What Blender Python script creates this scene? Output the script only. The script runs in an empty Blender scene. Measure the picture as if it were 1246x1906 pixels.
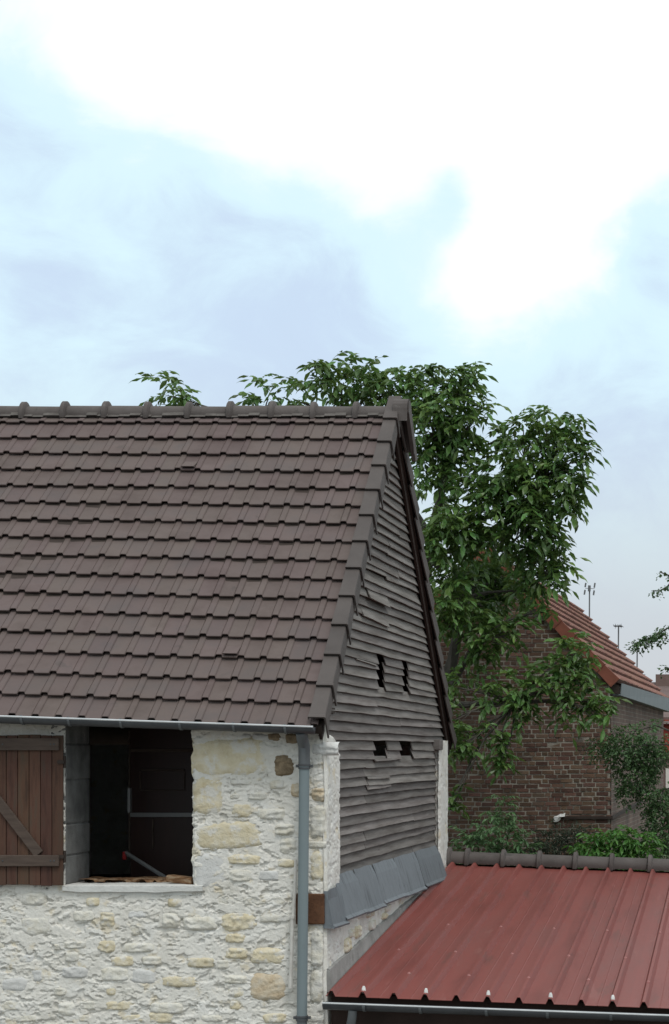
import bpy, math, random
import numpy as np
from mathutils import Vector, Matrix

R = math.radians
rng = random.Random(11)
nrg = np.random.RandomState(5)
scene = bpy.context.scene
COL = scene.collection

# ------------------------------------------------------------------ camera
F, PX, PY, EYE = 3700.0, 1400.0, 1400.0, 5.0      # focal length and principal point in photograph pixels
cam_data = bpy.data.cameras.new("camera")
cam = bpy.data.objects.new("camera", cam_data)
COL.objects.link(cam)
cam.location = (0, 0, EYE)
cam.rotation_euler = (R(90), 0, 0)
cam_data.sensor_fit = 'HORIZONTAL'
cam_data.sensor_width = 36.0
cam_data.lens = 36.0 * F / 1246.0
cam_data.shift_x = (623 - PX) / 1246.0
cam_data.shift_y = (PY - 953) / 1246.0
cam_data.clip_start = 0.1
cam_data.clip_end = 5000
scene.camera = cam


def at(px, py, Y):
    return Vector(((px - PX) / F * Y, Y, EYE + (PY - py) / F * Y))


# ------------------------------------------------------------------ world, sun, exposure
SUN_EL, SUN_AZ = 58.0, 150.0      # azimuth clockwise from +Y (the camera looks along +Y)
scene.view_settings.view_transform = 'Standard'
scene.view_settings.look = 'None'
scene.view_settings.exposure = 0.0
scene.view_settings.gamma = 1.0
scene.view_settings.use_curve_mapping = False
scene.cycles.max_bounces = 5
scene.cycles.diffuse_bounces = 3
scene.cycles.use_denoising = True

world = bpy.data.worlds.new("World")
scene.world = world
world.use_nodes = True
wn, wl = world.node_tree.nodes, world.node_tree.links
wn.clear()


def wmath(op, a, b=None, c=None):
    n = wn.new('ShaderNodeMath')
    n.operation = op
    for i, v in enumerate((a, b, c)):
        if v is None:
            continue
        if isinstance(v, (int, float)):
            n.inputs[i].default_value = v
        else:
            wl.new(v, n.inputs[i])
    return n.outputs[0]


def build_world():
    out = wn.new('ShaderNodeOutputWorld')
    sky = wn.new('ShaderNodeTexSky')
    sky.sky_type = 'NISHITA'
    sky.sun_disc = False
    sky.sun_elevation = R(SUN_EL)
    sky.sun_rotation = R(SUN_AZ)
    sky.air_density = 1.0
    sky.dust_density = 2.0
    bg1 = wn.new('ShaderNodeBackground')
    bg1.inputs[1].default_value = 0.1
    wl.new(sky.outputs[0], bg1.inputs[0])
    tc = wn.new('ShaderNodeTexCoord')
    nrm = wn.new('ShaderNodeVectorMath')
    nrm.operation = 'NORMALIZE'
    wl.new(tc.outputs['Generated'], nrm.inputs[0])
    d = nrm.outputs[0]
    sep = wn.new('ShaderNodeSeparateXYZ')
    wl.new(d, sep.inputs[0])
    z = sep.outputs[2]
    # domain-warped cloud noise
    n1 = wn.new('ShaderNodeTexNoise')
    n1.inputs['Scale'].default_value = 13.0
    n1.inputs['Detail'].default_value = 8.0
    n1.inputs['Roughness'].default_value = 0.60
    n1.inputs['Distortion'].default_value = 0.5
    mp = wn.new('ShaderNodeMapping')
    mp.inputs['Scale'].default_value = (1.0, 1.0, 1.7)
    mp.inputs['Location'].default_value = (0.31, 0.17, 0.09)
    wl.new(d, mp.inputs[0])
    wl.new(mp.outputs[0], n1.inputs['Vector'])
    v = wmath('MULTIPLY_ADD', n1.outputs[0], 1.05, -0.525)
    # clouds thicken upwards, all round the sky
    el = wmath('MULTIPLY_ADD', z, 2.3, -0.10)
    v = wmath('ADD', v, wmath('MINIMUM', el, 0.62))
    # single cloud banks and gaps, by direction
    warp = wn.new('ShaderNodeTexNoise')
    warp.inputs['Scale'].default_value = 18.0
    warp.inputs['Detail'].default_value = 6.0
    wl.new(d, warp.inputs['Vector'])
    wv = wn.new('ShaderNodeVectorMath')
    wv.operation = 'MULTIPLY_ADD'
    wl.new(warp.outputs[1], wv.inputs[0])
    wv.inputs[1].default_value = (0.06, 0.06, 0.05)
    wv.inputs[2].default_value = (-0.03, -0.03, -0.025)
    dw = wn.new('ShaderNodeVectorMath')
    dw.operation = 'ADD'
    wl.new(d, dw.inputs[0])
    wl.new(wv.outputs[0], dw.inputs[1])

    def lobe(px, py, rad, amp):
        dv = Vector(((px - PX) / F, 1.0, (PY - py) / F)).normalized()
        n = wn.new('ShaderNodeVectorMath')
        n.operation = 'DISTANCE'
        wl.new(dw.outputs[0], n.inputs[0])
        n.inputs[1].default_value = dv
        t = wmath('DIVIDE', n.outputs['Value'], rad / F)
        g = wmath('POWER', 2.718, wmath('MULTIPLY', wmath('MULTIPLY', t, t), -1.0))
        return wmath('MULTIPLY', g, amp)

    for args in LOBES:
        v = wmath('ADD', v, lobe(*args))
    ramp = wn.new('ShaderNodeValToRGB')
    cr = ramp.color_ramp
    cr.interpolation = 'EASE'
    cr.elements[0].position = 0.0
    cr.elements[0].color = (0.60, 0.725, 0.90, 1)
    cr.elements[1].position = 1.0
    cr.elements[1].color = (1.22, 1.22, 1.22, 1)
    for p, c in ((0.22, (0.63, 0.77, 0.95, 1)), (0.46, (0.76, 0.98, 1.07, 1)), (0.74, (1.06, 1.13, 1.15, 1))):
        e = cr.elements.new(p)
        e.color = c
    wl.new(wmath('MULTIPLY_ADD', v, 0.54, 0.33), ramp.inputs[0])
    # pale milky band towards the horizon
    hz = wn.new('ShaderNodeMapRange')
    hz.interpolation_type = 'SMOOTHSTEP'
    hz.inputs['From Min'].default_value = 0.02
    hz.inputs['From Max'].default_value = 0.21
    wl.new(z, hz.inputs['Value'])
    mix = wn.new('ShaderNodeMix')
    mix.data_type = 'RGBA'
    wl.new(hz.outputs[0], mix.inputs['Factor'])
    mix.inputs['A'].default_value = (0.625, 0.66, 0.70, 1)
    wl.new(ramp.outputs[0], mix.inputs['B'])
    bg2 = wn.new('ShaderNodeBackground')
    bg2.inputs[1].default_value = 1.0
    wl.new(mix.outputs['Result'], bg2.inputs[0])
    ms = wn.new('ShaderNodeMixShader')
    ms.inputs[0].default_value = 0.95
    wl.new(bg1.outputs[0], ms.inputs[1])
    wl.new(bg2.outputs[0], ms.inputs[2])
    wl.new(ms.outputs[0], out.inputs[0])


# banks of cloud (positive) and thinner blue-grey gaps (negative): direction, angular size, weight
LOBES = [(700, 100, 250, 0.50), (1050, 100, 310, 0.60), (240, 80, 150, 0.60), (920, 525, 130, 0.75), (1050, 410, 110, 0.45),
         (1010, 270, 150, 0.35), (480, 220, 110, 0.20),
         (-20, 190, 140, -0.30), (260, 490, 330, -0.36), (60, 400, 200, -0.15), (850, 380, 105, -0.62),
         (1190, 450, 120, -0.50), (560, 570, 230, -0.28), (1150, 740, 260, -0.30), (800, 770, 230, -0.22), (420, 110, 70, -0.15), (330, 270, 120, -0.12)]
build_world()

sun_data = bpy.data.lights.new("sun", 'SUN')
sun_data.energy = 1.35
sun_data.angle = R(18)
sun_data.color = (1.0, 0.97, 0.92)
sun = bpy.data.objects.new("sun", sun_data)
COL.objects.link(sun)
sun.location = (0, 0, 30)
sd = Vector((math.sin(R(SUN_AZ)) * math.cos(R(SUN_EL)), math.cos(R(SUN_AZ)) * math.cos(R(SUN_EL)), math.sin(R(SUN_EL))))
sun.rotation_euler = sd.to_track_quat('Z', 'Y').to_euler()


# ------------------------------------------------------------------ helpers
def tag(o, label=None, cat=None, group=None, kind=None):
    for k, v in (("label", label), ("category", cat), ("group", group), ("kind", kind)):
        if v:
            o[k] = v
    return o


def link(name, me, mat=None, parent=None, matrix=None):
    o = bpy.data.objects.new(name, me)
    COL.objects.link(o)
    if mat is not None and not me.materials:
        me.materials.append(mat)
    if parent is not None:
        o.parent = parent
        if parent.type == 'EMPTY':
            o.matrix_parent_inverse = Matrix.Translation(-parent.location)
    if matrix is not None:
        o.matrix_basis = matrix
    return o


def empty(name, loc):
    o = bpy.data.objects.new(name, None)
    o.location = loc
    o.empty_display_size = 0.3
    COL.objects.link(o)
    return o


class MB:
    """collects shapes into one mesh"""

    def __init__(self):
        self.v, self.f = [], []

    def add(self, vs, fs):
        b = len(self.v)
        self.v.extend([tuple(p) for p in vs])
        self.f.extend([tuple(i + b for i in q) for q in fs])
        return self

    def box(self, a, b, m=None):
        (x0, y0, z0), (x1, y1, z1) = a, b
        vs = [Vector(p) for p in ((x0, y0, z0), (x1, y0, z0), (x1, y1, z0), (x0, y1, z0), (x0, y0, z1), (x1, y0, z1), (x1, y1, z1), (x0, y1, z1))]
        if m:
            vs = [m @ p for p in vs]
        return self.add(vs, [(0, 3, 2, 1), (4, 5, 6, 7), (0, 1, 5, 4), (1, 2, 6, 5), (2, 3, 7, 6), (3, 0, 4, 7)])

    def quad(self, *p):
        return self.add(p, [tuple(range(len(p)))])

    def tube(self, pts, rad, n=10, cap=True):
        pts = [Vector(p) for p in pts]
        rads = rad if isinstance(rad, (list, tuple)) else [rad] * len(pts)
        vs, fs = [], []
        up = Vector((0.13, 0.31, 1)).normalized()
        for i, p in enumerate(pts):
            d = (pts[min(i + 1, len(pts) - 1)] - pts[max(i - 1, 0)]).normalized()
            a = d.cross(up)
            if a.length < 1e-3:
                a = d.cross(Vector((1, 0, 0)))
            a.normalize()
            b = a.cross(d).normalized()
            for k in range(n):
                t = 2 * math.pi * k / n
                vs.append(p + (a * math.cos(t) + b * math.sin(t)) * rads[i])
        for i in range(len(pts) - 1):
            for k in range(n):
                k2 = (k + 1) % n
                fs.append((i * n + k, i * n + k2, (i + 1) * n + k2, (i + 1) * n + k))
        if cap:
            fs.append(tuple(range(n)))
            fs.append(tuple((len(pts) - 1) * n + k for k in reversed(range(n))))
        return self.add(vs, fs)

    def sweep(self, prof, pts, closed=False, xdir=None):
        """profile of (a,b) pairs carried along points; a along xdir, b along world z-ish"""
        pts = [Vector(p) for p in pts]
        vs, fs, n = [], [], len(prof)
        for i, p in enumerate(pts):
            d = (pts[min(i + 1, len(pts) - 1)] - pts[max(i - 1, 0)]).normalized()
            xa = Vector(xdir) if xdir else d.cross(Vector((0, 0, 1))).normalized()
            za = xa.cross(d).normalized()
            if za.z < 0:
                za = -za
            for a, b in prof:
                vs.append(p + xa * a + za * b)
        m = n if closed else n - 1
        for i in range(len(pts) - 1):
            for k in range(m):
                k2 = (k + 1) % n
                fs.append((i * n + k, i * n + k2, (i + 1) * n + k2, (i + 1) * n + k))
        return self.add(vs, fs)

    def mesh(self, name, smooth=False):
        me = bpy.data.meshes.new(name)
        me.from_pydata(self.v, [], self.f)
        me.update()
        if smooth:
            me.shade_smooth()
            me.set_sharp_from_angle(angle=R(38))
        return me

    def build(self, name, mat, parent=None, smooth=False, bevel=0.0, matrix=None, kind=None, thick=0.0):
        o = link(name, self.mesh(name, smooth), mat, parent, matrix)
        if thick:
            s = o.modifiers.new("thick", 'SOLIDIFY')
            s.thickness = thick
            s.offset = 0
        if bevel:
            b = o.modifiers.new("bevel", 'BEVEL')
            b.width = bevel
            b.segments = 2
            b.limit_method = 'ANGLE'
        if kind:
            o["kind"] = kind
        return o


# --- value noise in numpy
def vnoise(x, y, seed=0):
    xi, yi = np.floor(x).astype(np.int64), np.floor(y).astype(np.int64)
    xf, yf = x - xi, y - yi
    xf, yf = xf * xf * (3 - 2 * xf), yf * yf * (3 - 2 * yf)

    def h(a, b):
        n = (a * 374761393 + b * 668265263 + seed * 974634777) & 0x7fffffff
        n = ((n ^ (n >> 13)) * 1274126177) & 0x7fffffff
        return ((n ^ (n >> 16)) & 0xffff) / 65535.0
    a, b, c, d = h(xi, yi), h(xi + 1, yi), h(xi, yi + 1), h(xi + 1, yi + 1)
    return (a * (1 - xf) + b * xf) * (1 - yf) + (c * (1 - xf) + d * xf) * yf


def fbm(x, y, seed=0, o=4):
    s, a, t = 0.0, 1.0, 0.0
    for i in range(o):
        s = s + a * vnoise(x * 2 ** i, y * 2 ** i, seed + i * 17)
        t += a
        a *= 0.5
    return s / t


def sstep(a, b, x):
    t = np.clip((x - a) / (b - a), 0, 1)
    return t * t * (3 - 2 * t)


# ------------------------------------------------------------------ materials
def rgb(r, g, b):
    """sRGB 0-255 to linear"""
    f = lambda c: (c / 255 / 12.92) if c <= 10 else ((c / 255 + 0.055) / 1.055) ** 2.4
    return (f(r), f(g), f(b), 1)


def material(name, cols, scale=3.0, stretch=(1, 1, 1), rough=0.8, bump=0.0, bscale=40.0, rnd=0.0, spec=0.3,
             speck=None, metallic=0.0, translucent=0.0, detail=5.0, bstretch=None, hue=0.0, rotz=0.0):
    """principled material: colours mixed by world-space noise, a brightness step for each piece, fine bump.
    speck = (colour, scale, threshold, strength) lays stains of their own shape over it"""
    m = bpy.data.materials.new(name)
    m.use_nodes = True
    nt = m.node_tree
    N, L = nt.nodes, nt.links
    p = N["Principled BSDF"]
    geo = N.new('ShaderNodeNewGeometry')
    mp = N.new('ShaderNodeMapping')
    mp.inputs['Scale'].default_value = stretch
    mp.inputs['Rotation'].default_value = (0, 0, rotz)
    L.new(geo.outputs['Position'], mp.inputs[0])
    no = N.new('ShaderNodeTexNoise')
    no.inputs['Scale'].default_value = scale
    no.inputs['Detail'].default_value = detail
    no.inputs['Roughness'].default_value = 0.6
    L.new(mp.outputs[0], no.inputs['Vector'])
    ramp = N.new('ShaderNodeValToRGB')
    cr = ramp.color_ramp
    k = len(cols)
    cr.elements[0].position, cr.elements[1].position = 0.3, 0.7
    cr.elements[0].color, cr.elements[1].color = cols[0], cols[-1]
    for i in range(1, k - 1):
        e = cr.elements.new(0.3 + 0.4 * i / (k - 1))
        e.color = cols[i]
    L.new(no.outputs[0], ramp.inputs[0])
    col = ramp.outputs[0]
    if speck:
        lst = speck if isinstance(speck, list) else [speck]
        for (sc, ss, th, st) in lst:
            n2 = N.new('ShaderNodeTexNoise')
            n2.inputs['Scale'].default_value = ss
            n2.inputs['Detail'].default_value = 6
            n2.inputs['Roughness'].default_value = 0.65
            L.new(mp.outputs[0], n2.inputs['Vector'])
            mr = N.new('ShaderNodeMapRange')
            mr.interpolation_type = 'SMOOTHSTEP'
            mr.inputs['From Min'].default_value = th
            mr.inputs['From Max'].default_value = th + 0.1
            mr.inputs['To Max'].default_value = st
            L.new(n2.outputs[0], mr.inputs['Value'])
            mx = N.new('ShaderNodeMix')
            mx.data_type = 'RGBA'
            L.new(mr.outputs[0], mx.inputs['Factor'])
            L.new(col, mx.inputs['A'])
            mx.inputs['B'].default_value = sc
            col = mx.outputs['Result']
    if rnd or hue:
        oi = N.new('ShaderNodeObjectInfo')
        ad = N.new('ShaderNodeMath')
        ad.operation = 'ADD'
        L.new(oi.outputs['Random'], ad.inputs[0])
        L.new(geo.outputs['Random Per Island'], ad.inputs[1])
        fr = N.new('ShaderNodeMath')
        fr.operation = 'FRACT'
        L.new(ad.outputs[0], fr.inputs[0])
        hs = N.new('ShaderNodeHueSaturation')
        mr = N.new('ShaderNodeMapRange')
        mr.inputs['To Min'].default_value = 1 - rnd
        mr.inputs['To Max'].default_value = 1 + rnd
        L.new(fr.outputs[0], mr.inputs['Value'])
        L.new(mr.outputs[0], hs.inputs['Value'])
        if hue:
            m7 = N.new('ShaderNodeMath')
            m7.operation = 'MULTIPLY'
            m7.inputs[1].default_value = 7.31
            L.new(fr.outputs[0], m7.inputs[0])
            f2 = N.new('ShaderNodeMath')
            f2.operation = 'FRACT'
            L.new(m7.outputs[0], f2.inputs[0])
            mh = N.new('ShaderNodeMapRange')
            mh.inputs['To Min'].default_value = 0.5 - hue
            mh.inputs['To Max'].default_value = 0.5 + hue
            L.new(f2.outputs[0], mh.inputs['Value'])
            L.new(mh.outputs[0], hs.inputs['Hue'])
        L.new(col, hs.inputs['Color'])
        col = hs.outputs[0]
    L.new(col, p.inputs['Base Color'])
    p.inputs['Roughness'].default_value = rough
    p.inputs['Specular IOR Level'].default_value = spec
    p.inputs['Metallic'].default_value = metallic
    if bump:
        nb = N.new('ShaderNodeTexNoise')
        nb.inputs['Scale'].default_value = bscale
        nb.inputs['Detail'].default_value = 6
        nb.inputs['Roughness'].default_value = 0.65
        if bstretch:
            mb = N.new('ShaderNodeMapping')
            mb.inputs['Scale'].default_value = bstretch
            L.new(geo.outputs['Position'], mb.inputs[0])
            L.new(mb.outputs[0], nb.inputs['Vector'])
        else:
            L.new(geo.outputs['Position'], nb.inputs['Vector'])
        bp = N.new('ShaderNodeBump')
        bp.inputs['Strength'].default_value = 1.0
        bp.inputs['Distance'].default_value = bump
        L.new(nb.outputs[0], bp.inputs['Height'])
        L.new(bp.outputs[0], p.inputs['Normal'])
    if translucent:
        tr = N.new('ShaderNodeBsdfTranslucent')
        hs2 = N.new('ShaderNodeHueSaturation')
        hs2.inputs['Value'].default_value = 1.5
        hs2.inputs['Hue'].default_value = 0.47
        L.new(col, hs2.inputs['Color'])
        L.new(hs2.outputs[0], tr.inputs[0])
        mx = N.new('ShaderNodeMixShader')
        mx.inputs[0].default_value = translucent
        L.new(p.outputs[0], mx.inputs[1])
        L.new(tr.outputs[0], mx.inputs[2])
        L.new(mx.outputs[0], N["Material Output"].inputs[0])
    return m


def c(r, g, b):
    return (r, g, b, 1)


MAT = dict(
    tile=material("concrete_tile", [c(.092, .066, .060), c(.118, .087, .080), c(.102, .080, .076)], 2.2, rough=0.75, bump=0.002, bscale=120, rnd=0.07, hue=0.012,
                  speck=[(c(.17, .145, .13), 14, 0.65, 0.3), (c(.055, .048, .044), 4, 0.62, 0.35)]),
    verge=material("verge_tile", [c(.070, .058, .054), c(.092, .077, .071)], 3, rough=0.7, bump=0.002, bscale=90, rnd=0.1,
                   speck=(c(.16, .15, .14), 12, 0.68, 0.4)),
    ridge=material("ridge_tile", [c(.080, .067, .062), c(.11, .094, .088)], 5, rough=0.75, bump=0.003, bscale=70, rnd=0.1,
                   speck=[(c(.17, .16, .15), 16, 0.62, 0.5), (c(.04, .04, .035), 6, 0.6, 0.5)]),
    bedding=material("ridge_mortar", [c(.085, .075, .068), c(.14, .125, .115)], 9, rough=0.95, bump=0.01, bscale=30),
    dark=material("dark_timber", [c(.030, .022, .018), c(.05, .036, .030)], 4, rough=0.85, rnd=0.1),
    barge=material("barge_timber", [c(.024, .015, .012), c(.042, .025, .020)], 3, (1, 1, 1), rough=0.85, bump=0.003, bscale=60),
    mortar=material("lime_mortar", [c(.56, .53, .47), c(.70, .67, .615), c(.66, .64, .60)], 2.6, rough=0.95, bump=0.010, bscale=34, spec=0.1,
                    speck=[(c(.63, .54, .385), 4.2, 0.545, 0.65), (c(.34, .32, .295), 10, 0.67, 0.4), (c(.74, .725, .69), 3.2, 0.56, 0.6), (c(.40, .375, .34), 1.6, .62, .35)]),
    plaster=material("corner_plaster", [c(.55, .525, .475), c(.69, .67, .625), c(.66, .645, .615)], 3.5, rough=0.95, bump=0.010, bscale=30, spec=0.1,
                     speck=[(c(.60, .515, .365), 4.5, 0.57, 0.65), (c(.30, .28, .26), 7, 0.68, 0.5)]),
    cream=material("cream_limestone", [c(.55, .465, .31), c(.64, .565, .41), c(.67, .62, .52)], 9, rough=0.95, bump=0.014, bscale=36, rnd=0.06, spec=0.1,
                   speck=[(c(.30, .25, .175), 16, 0.67, 0.55), (c(.67, .645, .60), 6, 0.50, 0.85)]),
    pale=material("pale_limestone", [c(.58, .535, .44), c(.67, .64, .57), c(.64, .62, .585)], 8, rough=0.95, bump=0.014, bscale=36, rnd=0.05, spec=0.1,
                  speck=[(c(.34, .31, .265), 15, 0.69, 0.45), (c(.62, .53, .37), 5, 0.58, 0.5)]),
    greystone=material("grey_limestone", [c(.54, .525, .50), c(.64, .63, .61)], 8, rough=0.95, bump=0.010, bscale=36, rnd=0.05, spec=0.1,
                       speck=(c(.36, .34, .32), 14, 0.69, 0.4)),
    tan=material("tan_stone", [c(.50, .385, .255), c(.60, .50, .365), c(.63, .575, .485)], 10, rough=0.95, bump=0.014, bscale=38, rnd=0.06, spec=0.1,
                 speck=(c(.24, .17, .11), 18, 0.65, 0.55)),
    brownstone=material("brown_stone", [c(.16, .12, .08), c(.34, .26, .17)], 16, rough=0.95, bump=0.02, bscale=35, spec=0.1),
    block=material("grey_block", [c(.10, .10, .097), c(.165, .162, .157), c(.22, .22, .215)], 4, rough=0.95, bump=0.006, bscale=50, rnd=0.14,
                   speck=(c(.48, .47, .45), 4.5, 0.64, 0.75)),
    sill=material("white_render", [c(.58, .57, .54), c(.72, .71, .68)], 5, rough=0.95, bump=0.008, bscale=40, speck=(c(.45, .40, .33), 9, .62, .5)),
    rotwood=material("rotten_wood", [c(.06, .028, .014), c(.19, .10, .048), c(.36, .27, .18)], 14, (0.5, 1, 2), rough=0.9, bump=0.012, bscale=40),
    rust=material("rusty_beam", [c(.060, .026, .014), c(.115, .052, .026), c(.085, .045, .028)], 9, rough=0.85, bump=0.006, bscale=50,
                  speck=(c(.22, .12, .06), 14, 0.64, 0.6)),
    zinc=material("zinc", [c(.042, .044, .048), c(.068, .070, .075)], 4, (1, 1, .4), rough=0.5, bump=0.0015, bscale=40, spec=0.45,
                  speck=(c(.03, .03, .032), 6, 0.62, 0.6)),
    zinclip=material("zinc_edge", [c(.46, .47, .48), c(.58, .59, .60)], 5, rough=0.45, spec=0.5),
    pipe=material("painted_pipe", [c(.150, .185, .195), c(.178, .213, .222)], 3, (1, 1, .3), rough=0.55, spec=0.4, bump=0.001, bscale=30,
                  speck=(c(.12, .135, .14), 7, 0.63, 0.6)),
    pipetop=material("zinc_pipe", [c(.085, .092, .098), c(.12, .128, .134)], 4, rough=0.5, spec=0.45),
    lead=material("lead_sheet", [c(.095, .106, .116), c(.155, .170, .184), c(.125, .137, .150)], 4.0, (1, 2.2, .35), rough=0.6, bump=0.006, bscale=12, rnd=0.16, spec=0.4,
                  speck=[(c(.060, .066, .075), 6, 0.56, 0.7), (c(.25, .26, .26), 9, 0.66, 0.5)]),
    cement=material("cement_strip", [c(.22, .212, .20), c(.33, .32, .305)], 4, rough=0.95, bump=0.006, bscale=40, speck=(c(.13, .125, .115), 5, .6, .6)),
    siding=material("weathered_boards", [c(.102, .087, .078), c(.165, .148, .137), c(.215, .197, .185)], 2.8, (1, .35, 6), rough=0.9, bump=0.005, bscale=26, bstretch=(1, .25, 5),
                    rnd=0.22, hue=0.012, speck=[(c(.06, .049, .044), 3.5, 0.62, 0.6), (c(.30, .28, .265), 5, 0.62, 0.5)]),
    shutter=material("shutter_paint", [c(.042, .020, .014), c(.078, .036, .024), c(.062, .041, .029)], 4, (5, 1, .6), rough=0.75, bump=0.003, bscale=30, bstretch=(6, 1, .5), rnd=0.24, hue=.012,
                     speck=(c(.14, .10, .07), 6, 0.65, 0.5)),
    batten=material("shutter_batten", [c(.055, .038, .030), c(.095, .068, .054)], 5, (.6, 1, 5), rough=0.75, bump=0.003, bscale=30, rnd=0.1,
                    speck=(c(.17, .14, .11), 9, 0.66, 0.5)),
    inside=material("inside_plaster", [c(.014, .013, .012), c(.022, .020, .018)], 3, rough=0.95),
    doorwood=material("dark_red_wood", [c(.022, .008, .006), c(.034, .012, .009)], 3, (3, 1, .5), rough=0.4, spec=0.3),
    alu=material("aluminium", [c(.17, .17, .17), c(.22, .22, .22)], 3, rough=0.4, spec=0.5),
    redplastic=material("red_plastic", [c(.25, .01, .01), c(.3, .015, .015)], 3, rough=0.5),
    conduit=material("white_conduit", [c(.50, .47, .43), c(.62, .60, .56)], 12, rough=0.6),
    red=material("red_steel", [c(.168, .048, .040), c(.212, .060, .050), c(.190, .064, .055)], 1.3, (2.6, .35, 1), rough=0.5, spec=0.3, bump=0.001, bscale=6, rnd=0.06,
                 speck=[(c(.120, .058, .048), 1.6, 0.56, 0.45), (c(.145, .095, .078), 6.5, 0.63, 0.35), (c(.27, .115, .10), 3, 0.60, 0.35)]),
    redworn=material("screw_pink", [c(.42, .2, .19), c(.5, .27, .25)], 8, rough=0.7),
    white=material("white_cap", [c(.55, .54, .52), c(.75, .74, .72)], 20, rough=0.7),
    brick=material("old_brick", [c(.085, .052, .038), c(.128, .074, .053), c(.115, .079, .062)], 3, rough=0.92, bump=0.006, bscale=50, rnd=0.30, hue=0.018, spec=0.2,
                   speck=[(c(.052, .042, .036), 7, 0.59, 0.55), (c(.18, .135, .105), 10, 0.67, 0.4)]),
    joint=material("brick_mortar", [c(.20, .175, .145), c(.34, .305, .26), c(.13, .115, .095)], 1.9, rough=0.95, bump=0.006, bscale=40,
                   speck=(c(.075, .064, .052), 2.6, 0.53, 0.75)),
    redtile=material("clay_tile", [c(.19, .096, .075), c(.265, .142, .115)], 3, rough=0.85, bump=0.006, bscale=30, rnd=0.14, hue=0.01,
                     speck=(c(.13, .08, .066), 5, 0.58, 0.5)),
    vergered=material("clay_verge", [c(.165, .056, .036), c(.225, .078, .050)], 5, rough=0.8, rnd=0.15, speck=(c(.11, .05, .035), 7, 0.60, 0.6)),
    zincbox=material("zinc_box_gutter", [c(.13, .155, .165), c(.17, .197, .207)], 3, rough=0.5, spec=0.4),
    bark=material("walnut_bark", [c(.055, .050, .042), c(.11, .10, .085)], 8, (1, 1, .3), rough=0.95, bump=0.015, bscale=30),
    leaf=material("walnut_leaf", [c(.048, .102, .026), c(.080, .158, .038), c(.118, .210, .054)], 1.6, rough=0.40, spec=0.5, rnd=0.42, hue=0.02, translucent=0.32),
    smallleaf=material("small_leaf", [c(.048, .100, .036), c(.082, .155, .054)], 2.5, rough=0.45, spec=0.5, rnd=0.4, hue=0.015, translucent=0.28),
    weed=material("young_leaf", [c(.070, .142, .055), c(.105, .19, .078)], 3, rough=0.5, spec=0.45, rnd=0.3, hue=0.015, translucent=0.3),
    dullleaf=material("dull_leaf", [c(.030, .042, .026), c(.045, .060, .036)], 3, rough=0.7, spec=0.3, rnd=0.3, translucent=0.15),
    brightleaf=material("bright_leaf", [c(.055, .150, .028), c(.088, .21, .042)], 3, rough=0.45, spec=0.45, rnd=0.35, hue=0.015, translucent=0.35),
    stem=material("green_stem", [c(.06, .08, .035), c(.09, .10, .05)], 6, rough=0.8),
    soil=material("garden_soil", [c(.06, .05, .038), c(.07, .085, .035)], 1.5, rough=1.0, bump=0.02, bscale=9),
    yard=material("yard_gravel", [c(.14, .13, .115), c(.22, .21, .19)], 1.2, rough=1.0, bump=0.02, bscale=20),
    farwall=material("far_brick", [c(.13, .085, .075), c(.17, .115, .10)], 2, rough=0.95),
    farroof=material("far_roof", [c(.12, .085, .080), c(.16, .115, .105)], 1.5, rough=0.9, bump=0.02, bscale=4),
    farwhite=material("far_render", [c(.5, .46, .41), c(.6, .56, .5)], 1, rough=0.95),
    farred=material("far_shutter", [c(.22, .036, .024), c(.28, .048, .030)], 2, rough=0.7),
    glass=material("far_glass", [c(.03, .035, .04), c(.05, .055, .06)], 2, rough=0.1, spec=0.5),
    mast=material("antenna_metal", [c(.10, .10, .105), c(.16, .16, .165)], 6, rough=0.5, spec=0.4),
)

# ------------------------------------------------------------------ ground
g = MB().quad((-3000, -600, 0), (3000, -600, 0), (3000, 4200, 0), (-3000, 4200, 0)).build("ground", MAT['yard'])
tag(g, kind="structure")
gm = MB()
gx = np.linspace(-26, 30, 57)
gy = np.concatenate([[28.45], np.linspace(28.8, 66, 38)])
for j in range(len(gy)):
    for i in range(len(gx)):
        gm.v.append((gx[i], gy[j], 1.8 + (0.12 * rng.random() if 0 < j else 0)))
for j in range(len(gy) - 1):
    for i in range(len(gx) - 1):
        k = j * len(gx) + i
        gm.f.append((k, k + 1, k + 1 + len(gx), k + len(gx)))
n0 = len(gx)
gm.add([(gx[0], 28.45, 0.0), (gx[-1], 28.45, 0.0), (gx[-1], 28.45, 1.8), (gx[0], 28.45, 1.8)], [(0, 1, 2, 3)])
gm.add([(gx[-1], 28.45, 0.0), (gx[-1], 66, 0.0), (gx[-1], 66, 1.8), (gx[-1], 28.45, 1.8)], [(0, 1, 2, 3)])
tag(gm.build("garden_terrace", MAT['soil']), kind="structure")

# ==================================================================== THE STONE BARN
XW = -4.28            # gable wall face
XV = -4.255           # outer face of the verge
XS = -4.385           # siding plane
YF, YB = 20.0, 28.0   # front and back wall
barn = empty("stone_barn", (-6.9, 24.0, 0))
tag(barn, "whitewashed rubble stone barn with brown tiled roof and grey boarded gable", "barn")


def eave_z(X):
    return 5.272 - 0.034 * (X + 4.3)


def S(X, t, n=0.0):
    """point on the front roof slope: t 0 at the eave, 1 at the ridge; n above it"""
    ze = eave_z(X)
    p = Vector((X, 19.8 + 4.2 * t, ze + (9.09 - ze) * t))
    nr = Vector((0, -(9.09 - ze), 4.2)).normalized()
    return p + nr * n


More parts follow.
